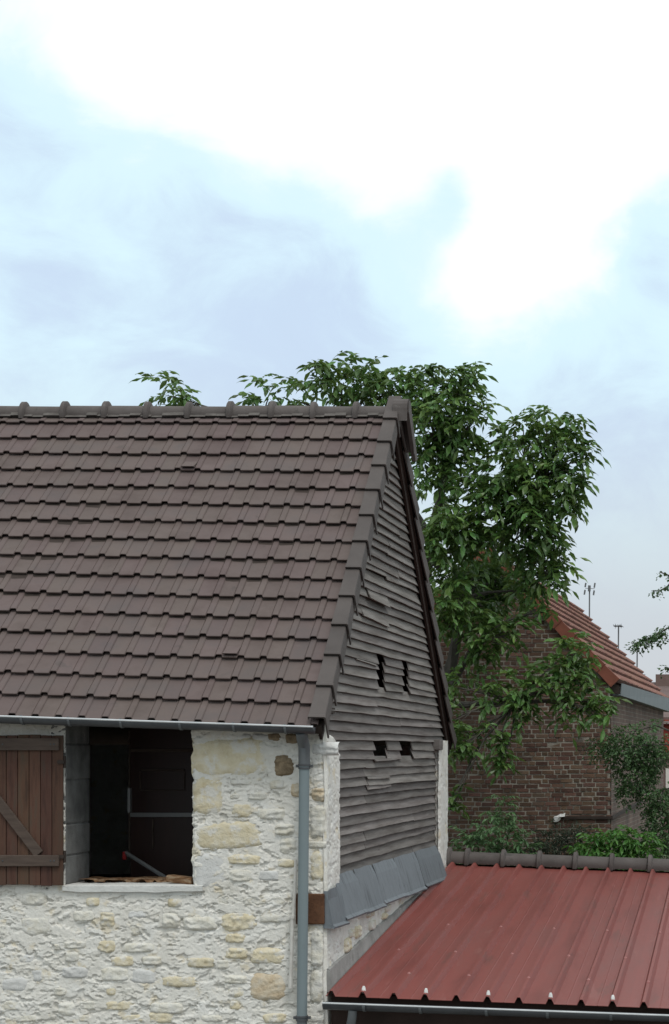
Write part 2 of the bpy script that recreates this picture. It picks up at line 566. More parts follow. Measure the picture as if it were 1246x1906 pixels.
def front_frame(X, t, n=0.0):
    p = S(X, t, n)
    yv = (S(X, t + 0.1) - S(X, t)).normalized()
    xv = (S(X + 0.1, t) - S(X, t)).normalized()
    zv = xv.cross(yv).normalized()
    xv = yv.cross(zv)
    m = Matrix.Identity(4)
    for i, a in enumerate((xv, yv, zv)):
        m[0][i], m[1][i], m[2][i] = a
    m.translation = p
    return m


# ---- front wall: a relief of lime mortar, in one sheet round the window opening
OX0, OX1, OZ0 = -6.908, -5.638, 3.655


def corner_jit(z):
    return 0.022 * (fbm(z * 2.3, z * 0 + 3.1, 41, 4) - 0.5) * 2


def mortar_relief(x, z):
    wx = x + 0.10 * (fbm(x * 5, z * 5, 3) - 0.5)
    wz = z + 0.05 * (fbm(x * 6, z * 5, 9) - 0.5)
    h = 0.020 * (fbm(x * 1.3, z * 1.6, 2, 3) - 0.5)
    # chipped faces: swelling downwards, cut off short below
    for (sx, sz, k, lo, amp, sd_) in ((3.4, 4.5, 6.3, .61, .008, 21), (6.5, 8.0, 11.5, .60, .010, 34), (11.0, 13.0, 21.0, .585, .009, 57)):
        ph = wz * k + 2.6 * fbm(wx * sx * .8, wz * 2.0, sd_ + 3, 4) + 4.0 * np.floor(vnoise(wx * sx * .6, wz * .7, sd_ + 7) * 5) * .21
        ph = ph - np.floor(ph)
        m = sstep(lo, lo + .07, fbm(wx * sx, wz * sz, sd_, 4))
        h = h + .85 * amp * m * (1 - ph) ** 1.6 * sstep(0.0, 0.05, ph)
    h = h - 0.018 * sstep(0.645, 0.675, fbm(wx * 9, wz * 14, 51, 4)) - 0.010 * sstep(0.64, 0.67, fbm(wx * 19, wz * 26, 53, 3))
    h = h + 0.006 * (fbm(x * 26, z * 30, 5, 3) - 0.5)
    return h


def front_y(x, z):
    fade = sstep(0.0, 0.05, XW - x)
    round_c = 0.03 * (1 - sstep(0.0, 0.07, XW - x))
    return YF - mortar_relief(x, z) * fade + round_c


def grid_sheet(us, vs, fn, skip=None):
    U, V = np.meshgrid(us, vs)
    P = fn(U, V)
    nu, nv = len(us), len(vs)
    idx = np.arange(nu * nv).reshape(nv, nu)
    q = np.stack([idx[:-1, :-1], idx[:-1, 1:], idx[1:, 1:], idx[1:, :-1]], -1)
    if skip is not None:
        cu, cv = (us[:-1] + us[1:]) / 2, (vs[:-1] + vs[1:]) / 2
        CU, CV = np.meshgrid(cu, cv)
        q = q[~skip(CU, CV)]
    q = q.reshape(-1, 4)
    used = np.unique(q)
    rm = -np.ones(nu * nv, dtype=np.int64)
    rm[used] = np.arange(len(used))
    return P.reshape(-1, 3)[used], rm[q]


def mesh_np(name, P, Q, smooth=False):
    me = bpy.data.meshes.new(name)
    n, k = Q.shape
    me.vertices.add(len(P))
    me.vertices.foreach_set("co", np.asarray(P, dtype=np.float32).ravel())
    me.loops.add(n * k)
    me.loops.foreach_set("vertex_index", Q.astype(np.int32).ravel())
    me.polygons.add(n)
    me.polygons.foreach_set("loop_start", np.arange(0, n * k, k, dtype=np.int32))
    me.update(calc_edges=True)
    me.validate()
    if smooth:
        me.shade_smooth()
    return me


def front_fn(U, V):
    X = U.copy()
    near = np.exp(-((U - XW) / 0.05) ** 2)
    X = X + corner_jit(V) * near
    # ragged right-hand side of the opening
    e = np.exp(-((U - OX1) / 0.02) ** 2) * (V > OZ0)
    X = X + e * 0.022 * (fbm(V * 11, V * 0 + 7, 13, 4) - 0.5) * 2
    Yv = front_y(U, V)
    Yv = Yv + 0.05 * e * fbm(V * 14, V * 0 + 2, 19, 3)
    return np.stack([X, Yv, V], -1)


def uniq(*a):
    return np.unique(np.round(np.concatenate(a), 5))


us = uniq(np.linspace(-9.6, -7.6, 120), np.linspace(-7.6, OX0, 90), np.linspace(OX0, OX1, 160), np.linspace(OX1, XW, 175))
vs = uniq(np.linspace(1.9, OZ0, 235), np.linspace(OZ0, 5.42, 230))
P, Q = grid_sheet(us, vs, front_fn, lambda u, v: (u > OX0) & (u < OX1) & (v > OZ0))
Q = Q[:, ::1]
front_wall = link("front_wall", mesh_np("front_wall", P, Q), MAT['mortar'], barn)
low = MB()
low.quad((-12, 20.0, 0), (-9.6, 20.0, 0), (-9.6, 20.0, 5.55), (-12, 20.0, 5.55))
low.quad((-9.6, 20.0, 0), (XW, 20.0, 0), (XW, 20.0, 1.9), (-9.6, 20.0, 1.9))
low.build("wall_base", MAT['mortar'], barn)


# ---- stones of the front wall, each its own piece bedded in the mortar
def stone_mesh(w, h, rough, seed, dome=0.010):
    nx = max(9, min(30, int(w / 0.0115)))
    nz = max(7, min(18, int(h / 0.0115)))
    us = np.linspace(-1, 1, nx)
    vs = np.linspace(-1, 1, nz)
    U, V = np.meshgrid(us, vs)
    r = (np.abs(U) ** 4 + np.abs(V) ** 4) ** 0.25
    ang = np.arctan2(V, U)
    wob = 1 + 0.22 * (fbm(np.cos(ang) * 2.2 + seed, np.sin(ang) * 2.2 + 5, seed, 4) - 0.5)
    X = U * w / 2 * wob
    Z = V * h / 2 * wob
    H = dome * (1 - r ** 5) - 0.020 * r ** 8
    zz = Z + 0.03 * (fbm(X * 8 + seed, Z * 8, seed + 1, 3) - .5)
    ph = zz * 17 + 1.5 * fbm(X * 7 + seed * 2, Z * 3, seed + 5, 3)
    ph = ph - np.floor(ph)
    H = H + rough * 0.016 * sstep(.47, .57, fbm(X * 10 + seed * 3, Z * 13, seed + 8, 3)) * ((1 - ph) ** 1.5 * sstep(0, .08, ph) - .15)
    H = H + rough * (fbm(X * 24 + seed, Z * 28, seed + 3, 4) - 0.5) * 0.020
    P = np.stack([X, -H, Z], -1).reshape(-1, 3)
    idx = np.arange(nx * nz).reshape(nz, nx)
    q = np.stack([idx[:-1, :-1], idx[:-1, 1:], idx[1:, 1:], idx[1:, :-1]], -1).reshape(-1, 4)
    return mesh_np("stone", P, q)


hand = [  # x0, y0, x1, y1 in the photograph, material, roughness
    (360, 1376, 494, 1441, 'cream', 0.5), (361, 1450, 414, 1517, 'cream', 1.0), (511, 1406, 546, 1445, 'brownstone', 1.4),
    (541, 1459, 560, 1483, 'tan', 0.9), (364, 1532, 484, 1582, 'cream', 0.4), (361, 1588, 421, 1655, 'greystone', 0.25),
    (424, 1590, 487, 1610, 'cream', 1.0), (517, 1599, 549, 1615, 'cream', 0.8), (430, 1496, 468, 1522, 'cream', 1.2),
    (480, 1505, 532, 1526, 'pale', 1.2), (430, 1451, 470, 1462, 'pale', 0.9), (460, 1474, 500, 1490, 'pale', 1.2), (501, 1452, 530, 1470, 'pale', 1.3),
    (428, 1478, 447, 1488, 'pale', 1.3), (512, 1533, 550, 1556, 'pale', 1.3), (470, 1366, 510, 1379, 'greystone', 0.8),
    (425, 1618, 470, 1642, 'pale', 1.1), (480, 1620, 520, 1640, 'greystone', 1.0), (520, 1560, 552, 1590, 'pale', 1.0),
    (414, 1700, 476, 1733, 'cream', 1.5), (484, 1702, 545, 1718, 'pale', 1.2), (420, 1738, 456, 1756, 'cream', 0.9),
    (420, 1764, 460, 1786, 'cream', 1.1), (468, 1765, 530, 1795, 'cream', 0.7), (348, 1782, 398, 1802, 'cream', 1.0),
    (402, 1786, 428, 1806, 'pale', 0.9), (466, 1813, 531, 1862, 'tan', 0.55), (302, 1818, 366, 1838, 'cream', 0.9),
    (424, 1838, 456, 1858, 'cream', 1.3), (416, 1815, 460, 1832, 'pale', 1.2), (490, 1886, 535, 1906, 'cream', 0.9),
    (38, 1708, 96, 1742, 'pale', 0.7), (135, 1695, 178, 1716, 'pale', 1.3), (186, 1698, 214, 1727, 'cream', 1.2),
    (183, 1750, 216, 1774, 'cream', 1.5), (228, 1755, 288, 1774, 'pale', 0.8), (206, 1780, 250, 1800, 'cream', 1.0), (265, 1780, 300, 1797, 'pale', 1.1),
    (188, 1800, 240, 1828, 'pale', 0.9), (115, 1800, 165, 1822, 'greystone', 1.0), (3, 1820, 52, 1846, 'greystone', 0.3), (245, 1804, 290, 1832, 'greystone', 0.3),
    (300, 1700, 334, 1728, 'pale', 1.5), (342, 1706, 402, 1732, 'pale', 1.3), (40, 1660, 86, 1686, 'pale', 0.9), (160, 1670, 186, 1688, 'cream', 1.1), (312, 1672, 340, 1690, 'cream', 0.8),
    (276, 1884, 322, 1906, 'cream', 0.7), (108, 1866, 140, 1892, 'pale', 1.0), (280, 1866, 340, 1888, 'pale', 0.8), (120, 1772, 148, 1792, 'pale', 0.7), (100, 1756, 112, 1770, 'pale', 0.8),
    (440, 1366, 466, 1375, 'greystone', 0.8), (497, 1364, 521, 1379, 'brownstone', 1.2), (531, 1366, 556, 1385, 'brownstone', 1.3), (578, 1500, 604, 1560, 'pale', 1.3), (578, 1585, 602, 1640, 'cream', 1.4), (578, 1730, 602, 1800, 'pale', 1.6), (578, 1806, 601, 1868, 'pale', 1.6),
    (579, 1466, 604, 1492, 'tan', 1.8)]
stone_kinds = ['pale'] * 5 + ['greystone'] * 3 + ['cream'] * 2
placed = []
sidx = 0


def place_stone(cx, cz, w, h, kind, rough, dome=0.010):
    global sidx
    sidx += 1
    me = stone_mesh(w, h, rough, sidx, dome)
    me.materials.append(MAT[kind])
    y = float(front_y(np.array([min(cx, XW - 0.1)]), np.array([cz]))[0])
    y = 0.4 * y + 0.6 * (YF - 0.010)
    m = Matrix.Translation((cx, y + 0.004, cz)) @ Matrix.Rotation(rng.uniform(-.05, .05), 4, 'Y')
    link("stone", me, None, front_wall, m)


for (x0, y0, x1, y1, k, ro) in hand:
    a, b = at(x0, y1, 20.0), at(x1, y0, 20.0)
    placed.append((a.x, b.x, a.z, b.z))
    big = (b.x - a.x) > 0.25
    place_stone((a.x + b.x) / 2, (a.z + b.z) / 2, (b.x - a.x) * 1.06, (b.z - a.z) * 1.06, k, ro, 0.015 if k != 'greystone' else 0.010)
z = 1.98
while z < 5.2:
    h = rng.uniform(0.085, 0.16)
    x = -9.5 + rng.uniform(0, .2)
    while x < XW - 0.16:
        w = rng.uniform(0.11, 0.30)
        ok = not (x + w > OX0 - 0.05 and x < OX1 + 0.03 and z + h > OZ0 - 0.12) and not (x < -6.9 and x + w > -8.2 and z > 3.6)
        if ok:
            for (a0, a1, b0, b1) in placed:
                if x < a1 + 0.02 and x + w > a0 - 0.02 and z < b1 + 0.015 and z + h > b0 - 0.015:
                    ok = False
                    break
        if ok and rng.random() < 0.66:
            place_stone(x + w / 2, z + h / 2, w * 0.94, h * 0.9, rng.choice(stone_kinds), rng.uniform(0.6, 1.4), rng.uniform(-0.002, 0.009))
        x += w + rng.uniform(0.02, 0.07)
    z += h + rng.uniform(0.02, 0.045)


# ---- gable masonry: near pier, lower wall, far pier
def side_fn(y0, y1, amp=1.0, far=False):
    def fn(U, V):
        Y = U.copy()
        rel = 0.55 * mortar_relief(U * 0.8 + 30, V) + 0.022 * (fbm(U * 2.2, V * 2.6, 77, 4) - 0.5)
        f0 = sstep(0, 0.05, U - y0)
        near = np.exp(-((U - y0) / 0.05) ** 2)
        X = XW + amp * rel * f0 + corner_jit(V) * near * (0 if far else 1)
        X = X - 0.03 * (1 - sstep(0.0, 0.07, U - y0))
        up = sstep(3.5, 3.62, V)
        e = np.exp(-((U - y1) / 0.07) ** 2) * up
        Y = Y + e * 0.10 * (fbm(V * 2.6, V * 0 + 1.7, 61, 4) - 0.42)
        X = X - 0.05 * np.exp(-((U - y1) / 0.03) ** 2) * up
        return np.stack([X, Y, V], -1)
    return fn


def pier_fn(U, V):
    top = 5.215 - 0.12 * sstep(20.22, 20.72, U) - 0.10 * sstep(20.5, 20.75, U) + 0.02 * (fbm(U * 8, U * 0, 3, 3) - .5)
    Z = 1.7 + V * (top - 1.7)
    P_ = side_fn(20.0, 20.72)(U, Z)
    P_[..., 0] -= 0.08 * sstep(0.985, 1.0, V)
    return P_


us = np.linspace(20.0, 20.72, 60)
P, Q = grid_sheet(us, np.linspace(0, 1, 330), pier_fn)
gable_wall = link("gable_wall", mesh_np("gable_wall", P, Q), MAT['plaster'], barn)
# backing for the pier: its inner side and top
pb = MB()
pb.box((XW - 0.62, 20.06, 0), (XW - 0.07, 20.66, 5.0))
pb.build("pier_core", MAT['plaster'], barn, bevel=0.03)
us = np.linspace(20.715, 27.98, 330)
vs = np.linspace(1.9, 3.40, 120)
P, Q = grid_sheet(us, vs, side_fn(20.70 - 1, 29, 0.8, True))
link("lower_wall", mesh_np("lower_wall", P, Q), MAT['plaster'], barn)
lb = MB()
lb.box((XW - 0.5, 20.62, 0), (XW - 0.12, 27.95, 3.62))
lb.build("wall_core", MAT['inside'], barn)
lb = MB()
lb.quad((XW, 20.0, 0), (XW, 27.98, 0), (XW, 27.98, 1.9), (XW, 20.0, 1.9))
lb.build("gable_base", MAT['plaster'], barn)
us = np.linspace(27.28, 28.02, 40)
vs = np.linspace(3.2, 5.16, 110)


def far_fn(U, V):
    X = XW + 0.4 * mortar_relief(U + 50, V) + 0.02 * (fbm(U * 2, V * 2, 88, 3) - .5)
    e = np.exp(-((U - 27.28) / 0.06) ** 2)
    Y = U + e * 0.10 * (fbm(V * 3, V * 0 + 9, 91, 4) - 0.5)
    X = X - 0.02 * e
    return np.stack([X, Y, V], -1)


P, Q = grid_sheet(us, vs, far_fn)
link("far_pier", mesh_np("far_pier", P, Q), MAT['plaster'], barn)
fb = MB()
fb.box((XW - 0.6, 27.33, 0), (XW - 0.03, 28.0, 5.10))
fb.build("pier_core", MAT['plaster'], barn, bevel=0.03)
for (px, py, w, h, k) in ((648, 1760, .3, .16, 'cream'), (668, 1735, .34, .14, 'cream'), (694, 1722, .34, .12, 'pale'), (690, 1700, .4, .1, 'cream'), (722, 1690, .3, .1, 'pale'), (716, 1706, .25, .08, 'cream'), (655, 1738, .2, .1, 'cream')):
    Yc = 4.27 * F / (PX - px)
    sidx += 1
    me = stone_mesh(w, h, 1.0, sidx, 0.02)
    me.materials.append(MAT[k])
    p = at(px, py, Yc)
    link("stone", me, None, gable_wall, Matrix.Translation((XW + 0.012, p.y, p.z)) @ Matrix.Rotation(R(90), 4, 'Z'))

# back wall, left end wall, floor, inside
bw = MB()
bw.box((-12, 27.6, 0), (XW - 0.6, 28.0, 5.1))
bw.build("back_wall", MAT['plaster'], barn)
bw = MB()
bw.box((-12, 20.05, 0), (-11.6, 27.6, 5.5))
bw.add([(-11.8, 19.9, 5.4), (-11.8, 28.2, 5.1), (-11.8, 24, 9.0)], [(0, 1, 2)])
bw.build("end_wall", MAT['plaster'], barn)
bw = MB()
bw.box((-11.6, 20.08, 3.2), (XW - 0.63, 27.6, 3.3))
bw.build("loft_floor", MAT['dark'], barn)
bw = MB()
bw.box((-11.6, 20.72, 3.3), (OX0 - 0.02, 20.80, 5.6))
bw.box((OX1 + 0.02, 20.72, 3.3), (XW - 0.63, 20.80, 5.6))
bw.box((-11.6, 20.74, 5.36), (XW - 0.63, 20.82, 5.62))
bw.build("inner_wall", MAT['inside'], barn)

# wall plate under the eave, closing the wall's top, with a dirty grey band above the shutter
wp = MB()
wp.box((-11.8, 20.03, 5.40), (-4.34, 20.7, 5.46))
wp.build("wall_plate", MAT['dark'], barn)

# ---- window opening: grey block reveal, sill, rotten wooden sill board, inside
blocks = [3.66, 3.955, 4.27, 4.72, 5.08, 5.44]
for i in range(len(blocks) - 1):
    b = MB()
    j = rng.uniform(-.006, .006)
    b.box((OX0 - 0.15, 20.005 + j, blocks[i] + .006), (OX0 + 0.004 + j, 20.72, blocks[i + 1] - .006))
    b.build("reveal_block", MAT['block'], barn, bevel=0.012)
b = MB()
b.box((OX0 - 0.2, 20.02, 3.62), (OX0 - 0.006, 20.71, 5.45))
b.build("reveal_mortar", MAT['block'], barn)
b = MB()
b.box((OX1 + 0.012, 20.03, 3.6), (OX1 + 0.25, 20.72, 5.45))
b.build("right_reveal", MAT['block'], barn)


def sill_fn(U, V):
    zt = 3.662 + 0.012 * (fbm(U * 9, V * 9, 7, 3) - .5) - 0.02 * sstep(0.04, -0.03, V - 20.0)
    return np.stack([U, V, zt], -1)


P, Q = grid_sheet(np.linspace(OX0 - .02, OX1 + 0.01, 70), np.linspace(19.965, 20.75, 24), sill_fn)
sill = link("sill", mesh_np("sill", P, Q, True), MAT['sill'], barn)
b = MB()
b.box((OX0 + 0.02, 20.0, 3.56), (OX1, 20.75, 3.645))
b.build("sill_core", MAT['sill'], barn)
lip = MB()
for i in range(40):
    x0 = OX0 - 0.02 + i * (OX1 + 0.14 - OX0) / 40
    x1 = x0 + (OX1 + 0.14 - OX0) / 40
    d0, d1 = [0.02 * (fbm(np.array([q * 5.0]), np.array([1.3]), 15, 3)[0]) for q in (x0, x1)]
    b0, b1 = [3.575 + 0.05 * (fbm(np.array([q * 3.0]), np.array([4.3]), 25, 3)[0]) for q in (x0, x1)]
    lip.add([(x0, 19.972 - d0, b0), (x1, 19.972 - d1, b1), (x1, 19.965 - d1, 3.652), (x0, 19.965 - d0, 3.652), (x0, 20.02, b0 - .01), (x1, 20.02, b1 - .01), (x1, 20.0, 3.66), (x0, 20.0, 3.66)],
            [(0, 1, 2, 3), (4, 5, 1, 0), (3, 2, 6, 7)])
lip.build("sill_lip", MAT['sill'], barn)


def rot_fn(U, V):
    r = fbm(U * 6, V * 22, 5, 4)
    zt = 3.672 + 0.045 * r - 0.03 * sstep(.55, .62, fbm(U * 9 + 3, V * 25, 8, 3))
    y = V - 0.06 * (fbm(U * 7, V * 0 + 1, 31, 4) - .3) * (V < 20.4)
    return np.stack([U, y, zt], -1)


P, Q = grid_sheet(np.linspace(OX0 + 0.02, OX1, 90), np.linspace(20.34, 20.74, 26), rot_fn)
link("sill_board", mesh_np("sill_board", P, Q), MAT['rotwood'], barn)
b = MB()
mm = Matrix.Translation((-5.78, 20.17, 3.70)) @ Matrix.Rotation(R(-24), 4, 'Z') @ Matrix.Rotation(R(4), 4, 'Y')
b.box((-0.17, -0.055, -0.035), (0.15, 0.06, 0.04), mm)
b.build("sill_splinter", MAT['rotwood'], barn, bevel=0.015)

# dark panelled door leaning inside, its rails, handle strip and a folding brace
YD = 21.75
dr = MB()
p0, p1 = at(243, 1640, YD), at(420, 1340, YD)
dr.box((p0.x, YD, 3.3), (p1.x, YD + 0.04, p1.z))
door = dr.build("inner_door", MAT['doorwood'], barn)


def door_bar(name, x0, y0, x1, y1, mat, proud=0.02, Y=YD):
    a, b_ = at(x0, y1, Y), at(x1, y0, Y)
    MB().box((a.x, Y - proud, a.z), (b_.x, Y - 0.002, b_.z)).build(name, mat, door, bevel=0.003)


door_bar("door_rail", 243, 1513, 400, 1521, MAT['alu'])
door_bar("door_rail", 243, 1394, 400, 1400, MAT['batten'])
door_bar("door_moulding", 264, 1432, 344, 1435, MAT['batten'], 0.03)
door_bar("door_moulding", 262, 1470, 346, 1472, MAT['batten'], 0.02)
door_bar("door_moulding", 261, 1436, 263, 1469, MAT['batten'], 0.02)
door_bar("door_moulding", 343, 1436, 345, 1469, MAT['batten'], 0.02)
door_bar("door_stile", 284, 1525, 287, 1580, MAT['batten'], 0.02)
door_bar("door_stile", 240, 1360, 243, 1590, MAT['batten'], 0.02)
door_bar("handle_strip", 241, 1467, 246, 1512, MAT['alu'], 0.07, 21.4)
br = MB()
br.tube([at(235, 1588, 21.3), at(318, 1640, 20.85)], 0.022, 6)
br.build("folding_brace", MAT['alu'], barn)
a = at(232, 1593, 21.3)
MB().box((a.x - .02, a.y - .02, a.z - .045), (a.x + .02, a.y + .02, a.z + .045)).build("brace_knob", MAT['redplastic'], barn, bevel=0.01)

# ---- shutter folded back against the wall
sh_top, sh_bot = 5.17, 3.662
edges = [-8.165 + 0.1145 * i for i in range(12)]
shutter = None
for i in range(len(edges) - 1):
    b = MB()
    tj, bj = rng.uniform(-.006, .006), rng.uniform(-.012, .008)
    b.box((edges[i] + .003, 19.925 + rng.uniform(-.002, .002), sh_bot + bj), (edges[i + 1] - .003, 19.95, sh_top + tj))
    if shutter is None:
        bk = MB()
        bk.box((edges[0] + .01, 19.946, sh_bot + .02), (edges[-1] - .01, 19.956, sh_top - .02))
        shutter = bk.build("shutter", MAT['dark'], barn)
        shutter["label"] = "brown plank shutter folded back left of the opening"
    b.build("plank", MAT['shutter'], shutter, bevel=0.004)
for (y0, y1) in ((1374, 1397), (1592, 1613)):
    a, b_ = at(0, y1, 19.9), at(0, y0, 19.9)
    b = MB()
    b.box((-8.17, 19.893, a.z), (-6.94, 19.924, b_.z))
    o = b.build("batten", MAT['batten'], shutter, bevel=0.006)
    for q in (-7.02, -6.985, -7.5):
        MB().tube([(q, 19.896, (a.z + b_.z) / 2), (q, 19.888, (a.z + b_.z) / 2)], 0.008, 8).build("nail", MAT['zinc'], shutter)
a, b_ = at(-60, 1420, 19.9), at(72, 1590, 19.9)
d = (b_ - a)
L_ = d.length
mm = Matrix.Translation(a) @ Matrix.Rotation(math.atan2(-d.z, d.x), 4, 'Y')
b = MB()
b.box((-0.15, 0.0, -0.05), (L_, 0.024, 0.05), mm)
b.build("brace", MAT['batten'], shutter, bevel=0.005)
for zc in (3.95, 4.9):
    b = MB()
    b.tube([(-6.895, 19.94, zc - .06), (-6.895, 19.94, zc + .06)], 0.012, 8)
    b.box((-6.96, 19.912, zc - .018), (-6.895, 19.92, zc + .018))
    b.build("hinge", MAT['dark'], shutter)

# ---- rusty beam end, thin conduit
b = MB()
a, b_ = at(551, 1721, 19.97), at(604, 1664, 19.97)
b.box((a.x, 19.955, a.z), (b_.x, 20.3, b_.z))
o = b.build("beam_end", MAT['rust'], barn, bevel=0.012)
o["label"] = "rusty brown beam end showing behind the downpipe"
b = MB()
b.tube([at(551, 1602, 19.93), at(549, 1660, 19.93), at(546, 1706, 19.93)], 0.016, 8)
b.tube([at(545, 1706, 19.92), at(543.5, 1760, 19.92), at(541.5, 1822, 19.92)], 0.020, 8)
b.tube([at(541.5, 1820, 19.92), at(541, 1840, 19.92)], 0.024, 8)
b.tube([at(546, 1704, 19.92), at(545.5, 1710, 19.92)], 0.027, 8)
o = b.build("conduit", MAT['conduit'], barn, smooth=True)


# ---- roof, front slope
def tile_mesh(name="tile", vent=False):
    G, OV, W, ST, H = 0.3436, 0.05, 0.231, 0.045, 0.010
    prof = [(0.0, 0.003), (0.006, 0.0), (0.150, 0.0), (0.155, -0.006), (0.159, 0.0), (0.166, H), (0.218, H), (0.225, 0.004), (0.229, -0.003)]
    rows = [(0.0, -0.004), (0.010, 0.0), (G + OV, 0.0)]
    b = MB()
    vs = []
    for (y, dz) in rows:
        for i, (x, zz) in enumerate(prof):
            yy = y
            if y == 0.0:
                yy = (0.008, -0.004, -0.004, 0.010, 0.016, 0.022, 0.022, 0.018, 0.012)[i]
            if y == 0.010:
                yy = y + (0.010 if i in (0, 3) else 0.0) + (0.014 if i > 3 else 0.0)
            st = ST * (1 - yy / G)
            vs.append((x, yy, zz + st + dz))
    n = len(prof)
    fs = []
    for r in range(len(rows) - 1):
        for i in range(n - 1):
            fs.append((r * n + i, r * n + i + 1, (r + 1) * n + i + 1, (r + 1) * n + i))
    b.add(vs, fs)
    # the pan's front lip
    lip = [(x, y + 0.004, zz - 0.020) for (x, y, zz) in vs[:4]]
    b.add(vs[:4] + lip, [(4, 5, 1, 0), (5, 6, 2, 1), (6, 7, 3, 2)])
    # rib thickness at its open end
    lip2 = [(x, y + 0.001, zz - 0.008) for (x, y, zz) in vs[4:9]]
    b.add(vs[4:9] + lip2, [(i + 5, i + 6, i + 1, i) for i in range(4)])
    if vent:
        x0, x1 = 0.012, 0.156
        zt = ST + 0.040
        q = [(x0, .008, zt), (x1, .008, zt), (x1, .2, ST * .42 + .002), (x0, .2, ST * .42 + .002), (x0, .008, zt - .01), (x1, .008, zt - .01),
             (x0, .03, ST), (x1, .03, ST)]
        b.add(q, [(0, 1, 2, 3), (4, 5, 1, 0), (0, 3, 6, 4), (1, 5, 7, 2)])
    return b.mesh(name)


DT = 0.0604
TW = 0.231
tm = tile_mesh()
tm.materials.append(MAT['tile'])
tv = tile_mesh("vent_tile", True)
tv.materials.append(MAT['tile'])
deck = MB()
for (X0, X1) in ((-11.9, -9.0), (-9.0, -6.5), (-6.5, XV - 0.03)):
    q = [S(X0, -0.005, -0.006), S(X1, -0.005, -0.006), S(X1, 1.0, -0.006), S(X0, 1.0, -0.006)]
    q2 = [S(X0, -0.005, -0.10), S(X1, -0.005, -0.10), S(X1, 1.0, -0.10), S(X0, 1.0, -0.10)]
    deck.add(q + q2, [(0, 1, 2, 3), (7, 6, 5, 4), (0, 4, 5, 1), (1, 5, 6, 2), (0, 3, 7, 4)])
roof = deck.build("roof", MAT['dark'], barn)
rest = MB()
vents = set()
for (px, py) in ((365, 888), (437, 1222)):
    best = None
    for k in range(0, 17):
        for cidx in range(0, 30):
            X = -4.540 - TW * cidx
            p = S(X + .08, k * DT - 0.003)
            qx, qy = PX + p.x / p.y * F, PY - (p.z - EYE) / p.y * F
            e = abs(qx - px) + 2 * abs(qy - py)
            if best is None or e < best[0]:
                best = (e, k, cidx)
    vents.add(best[1:])
nt_ = 0
for k in range(0, 17):
    for cidx in range(0, 31):
        X = -4.540 - TW * cidx
        t = k * DT - 0.012
        m = front_frame(X, t, 0.0) @ Matrix.Rotation(rng.gauss(0, 0.0035), 4, 'Z') @ Matrix.Rotation(rng.gauss(0, 0.004), 4, 'X')
        m = Matrix.Translation((0, 0, rng.uniform(-.001, .002))) @ m
        if k == 16:
            m = m @ Matrix.Diagonal((1, 0.52, 1, 1))
        p = S(X + TW, t + DT)
        qx = PX + p.x / p.y * F
        vent = (k, cidx) in vents
        if qx > 0 and nt_ < 300:
            link("vent_tile" if vent else "tile", tv if vent else tm, None, roof, m)
            nt_ += 1
        else:
            src = tm
            rest.add([m @ v.co for v in src.vertices], [tuple(pl.vertices) for pl in src.polygons])
rest.build("tile_courses", MAT['tile'], roof, kind="stuff")

# back slope: plain tile courses
yb1, zb1 = 28.4, 5.10
back = MB()
for k in range(17):
    t0, t1 = k / 16.5, min(1.0, (k + 1.15) / 16.5)
    n_ = Vector((0, 3.99, 4.4)).normalized()

    def bp(X, t, n):
        return Vector((X, yb1 + (24.0 - yb1) * t, zb1 + (9.09 - zb1) * t)) + n_ * n
    back.add([bp(-11.9, t0, .05), bp(XV - .02, t0, .05), bp(XV - .02, t1, .02), bp(-11.9, t1, .02), bp(-11.9, t0, 0.0), bp(XV - .02, t0, 0.0)], [(0, 3, 2, 1), (0, 1, 5, 4)])
back.build("tile_courses", MAT['tile'], roof, kind="stuff")
bd = MB()
bd.add([bp(-11.9, 0, 0), bp(XV - .03, 0, 0), bp(XV - .03, 1, 0), bp(-11.9, 1, 0), bp(-11.9, 0, -.09), bp(XV - .03, 0, -.09), bp(XV - .03, 1, -.09), bp(-11.9, 1, -.09)],
       [(0, 3, 2, 1), (4, 5, 6, 7), (0, 1, 5, 4), (1, 2, 6, 5)])
bd.build("roof_deck", MAT['barge'], barn)

# ---- verge tiles, near slope
def verge_mesh(Lg=0.53):
    b = MB()
    W = 0.15
    top = 0.088
    rows = [(0.0, top + .036, .026, .285), (0.035, top + .036, .026, .285), (0.05, top + .026, .016, .24), (0.16, top + .020, .012, .205), (Lg, top, 0.0, .17)]
    prof = [(-W, -0.05), (-W, 0.0), (-0.016, 0.0), (-0.004, -0.006), (0.0, -0.020), (0.0, None)]
    vs = []
    for (y, zt, ox, drop) in rows:
        for (x, zz) in prof:
            zz = -drop if zz is None else zz
            vs.append((x + (ox if x > -.1 else 0), y, zt + zz))
    n = len(prof)
    fs = [(r * n + i, r * n + i + 1, (r + 1) * n + i + 1, (r + 1) * n + i) for r in range(len(rows) - 1) for i in range(n - 1)]
    b.add(vs, fs)
    inner = []
    for (x, y, z) in vs[1:6]:
        inner.append((x - .016 if x > -.1 else x + .01, y + .002, z - .018 if z > 0 else z))
    b.add(vs[1:6] + inner, [(i + 5, i + 6, i + 1, i) for i in range(4)])
    return b.mesh("verge_tile")


vm = verge_mesh()
vm.materials.append(MAT['verge'])
VT = 0.0868
for k in range(-0, 12):
    t = -0.004 + VT * k
    if t > 0.97:
        continue
    m = front_frame(XV, t, 0.0) @ Matrix.Rotation(rng.gauss(0, .006), 4, 'Z')
    link("verge_tile", vm, None, roof, m)

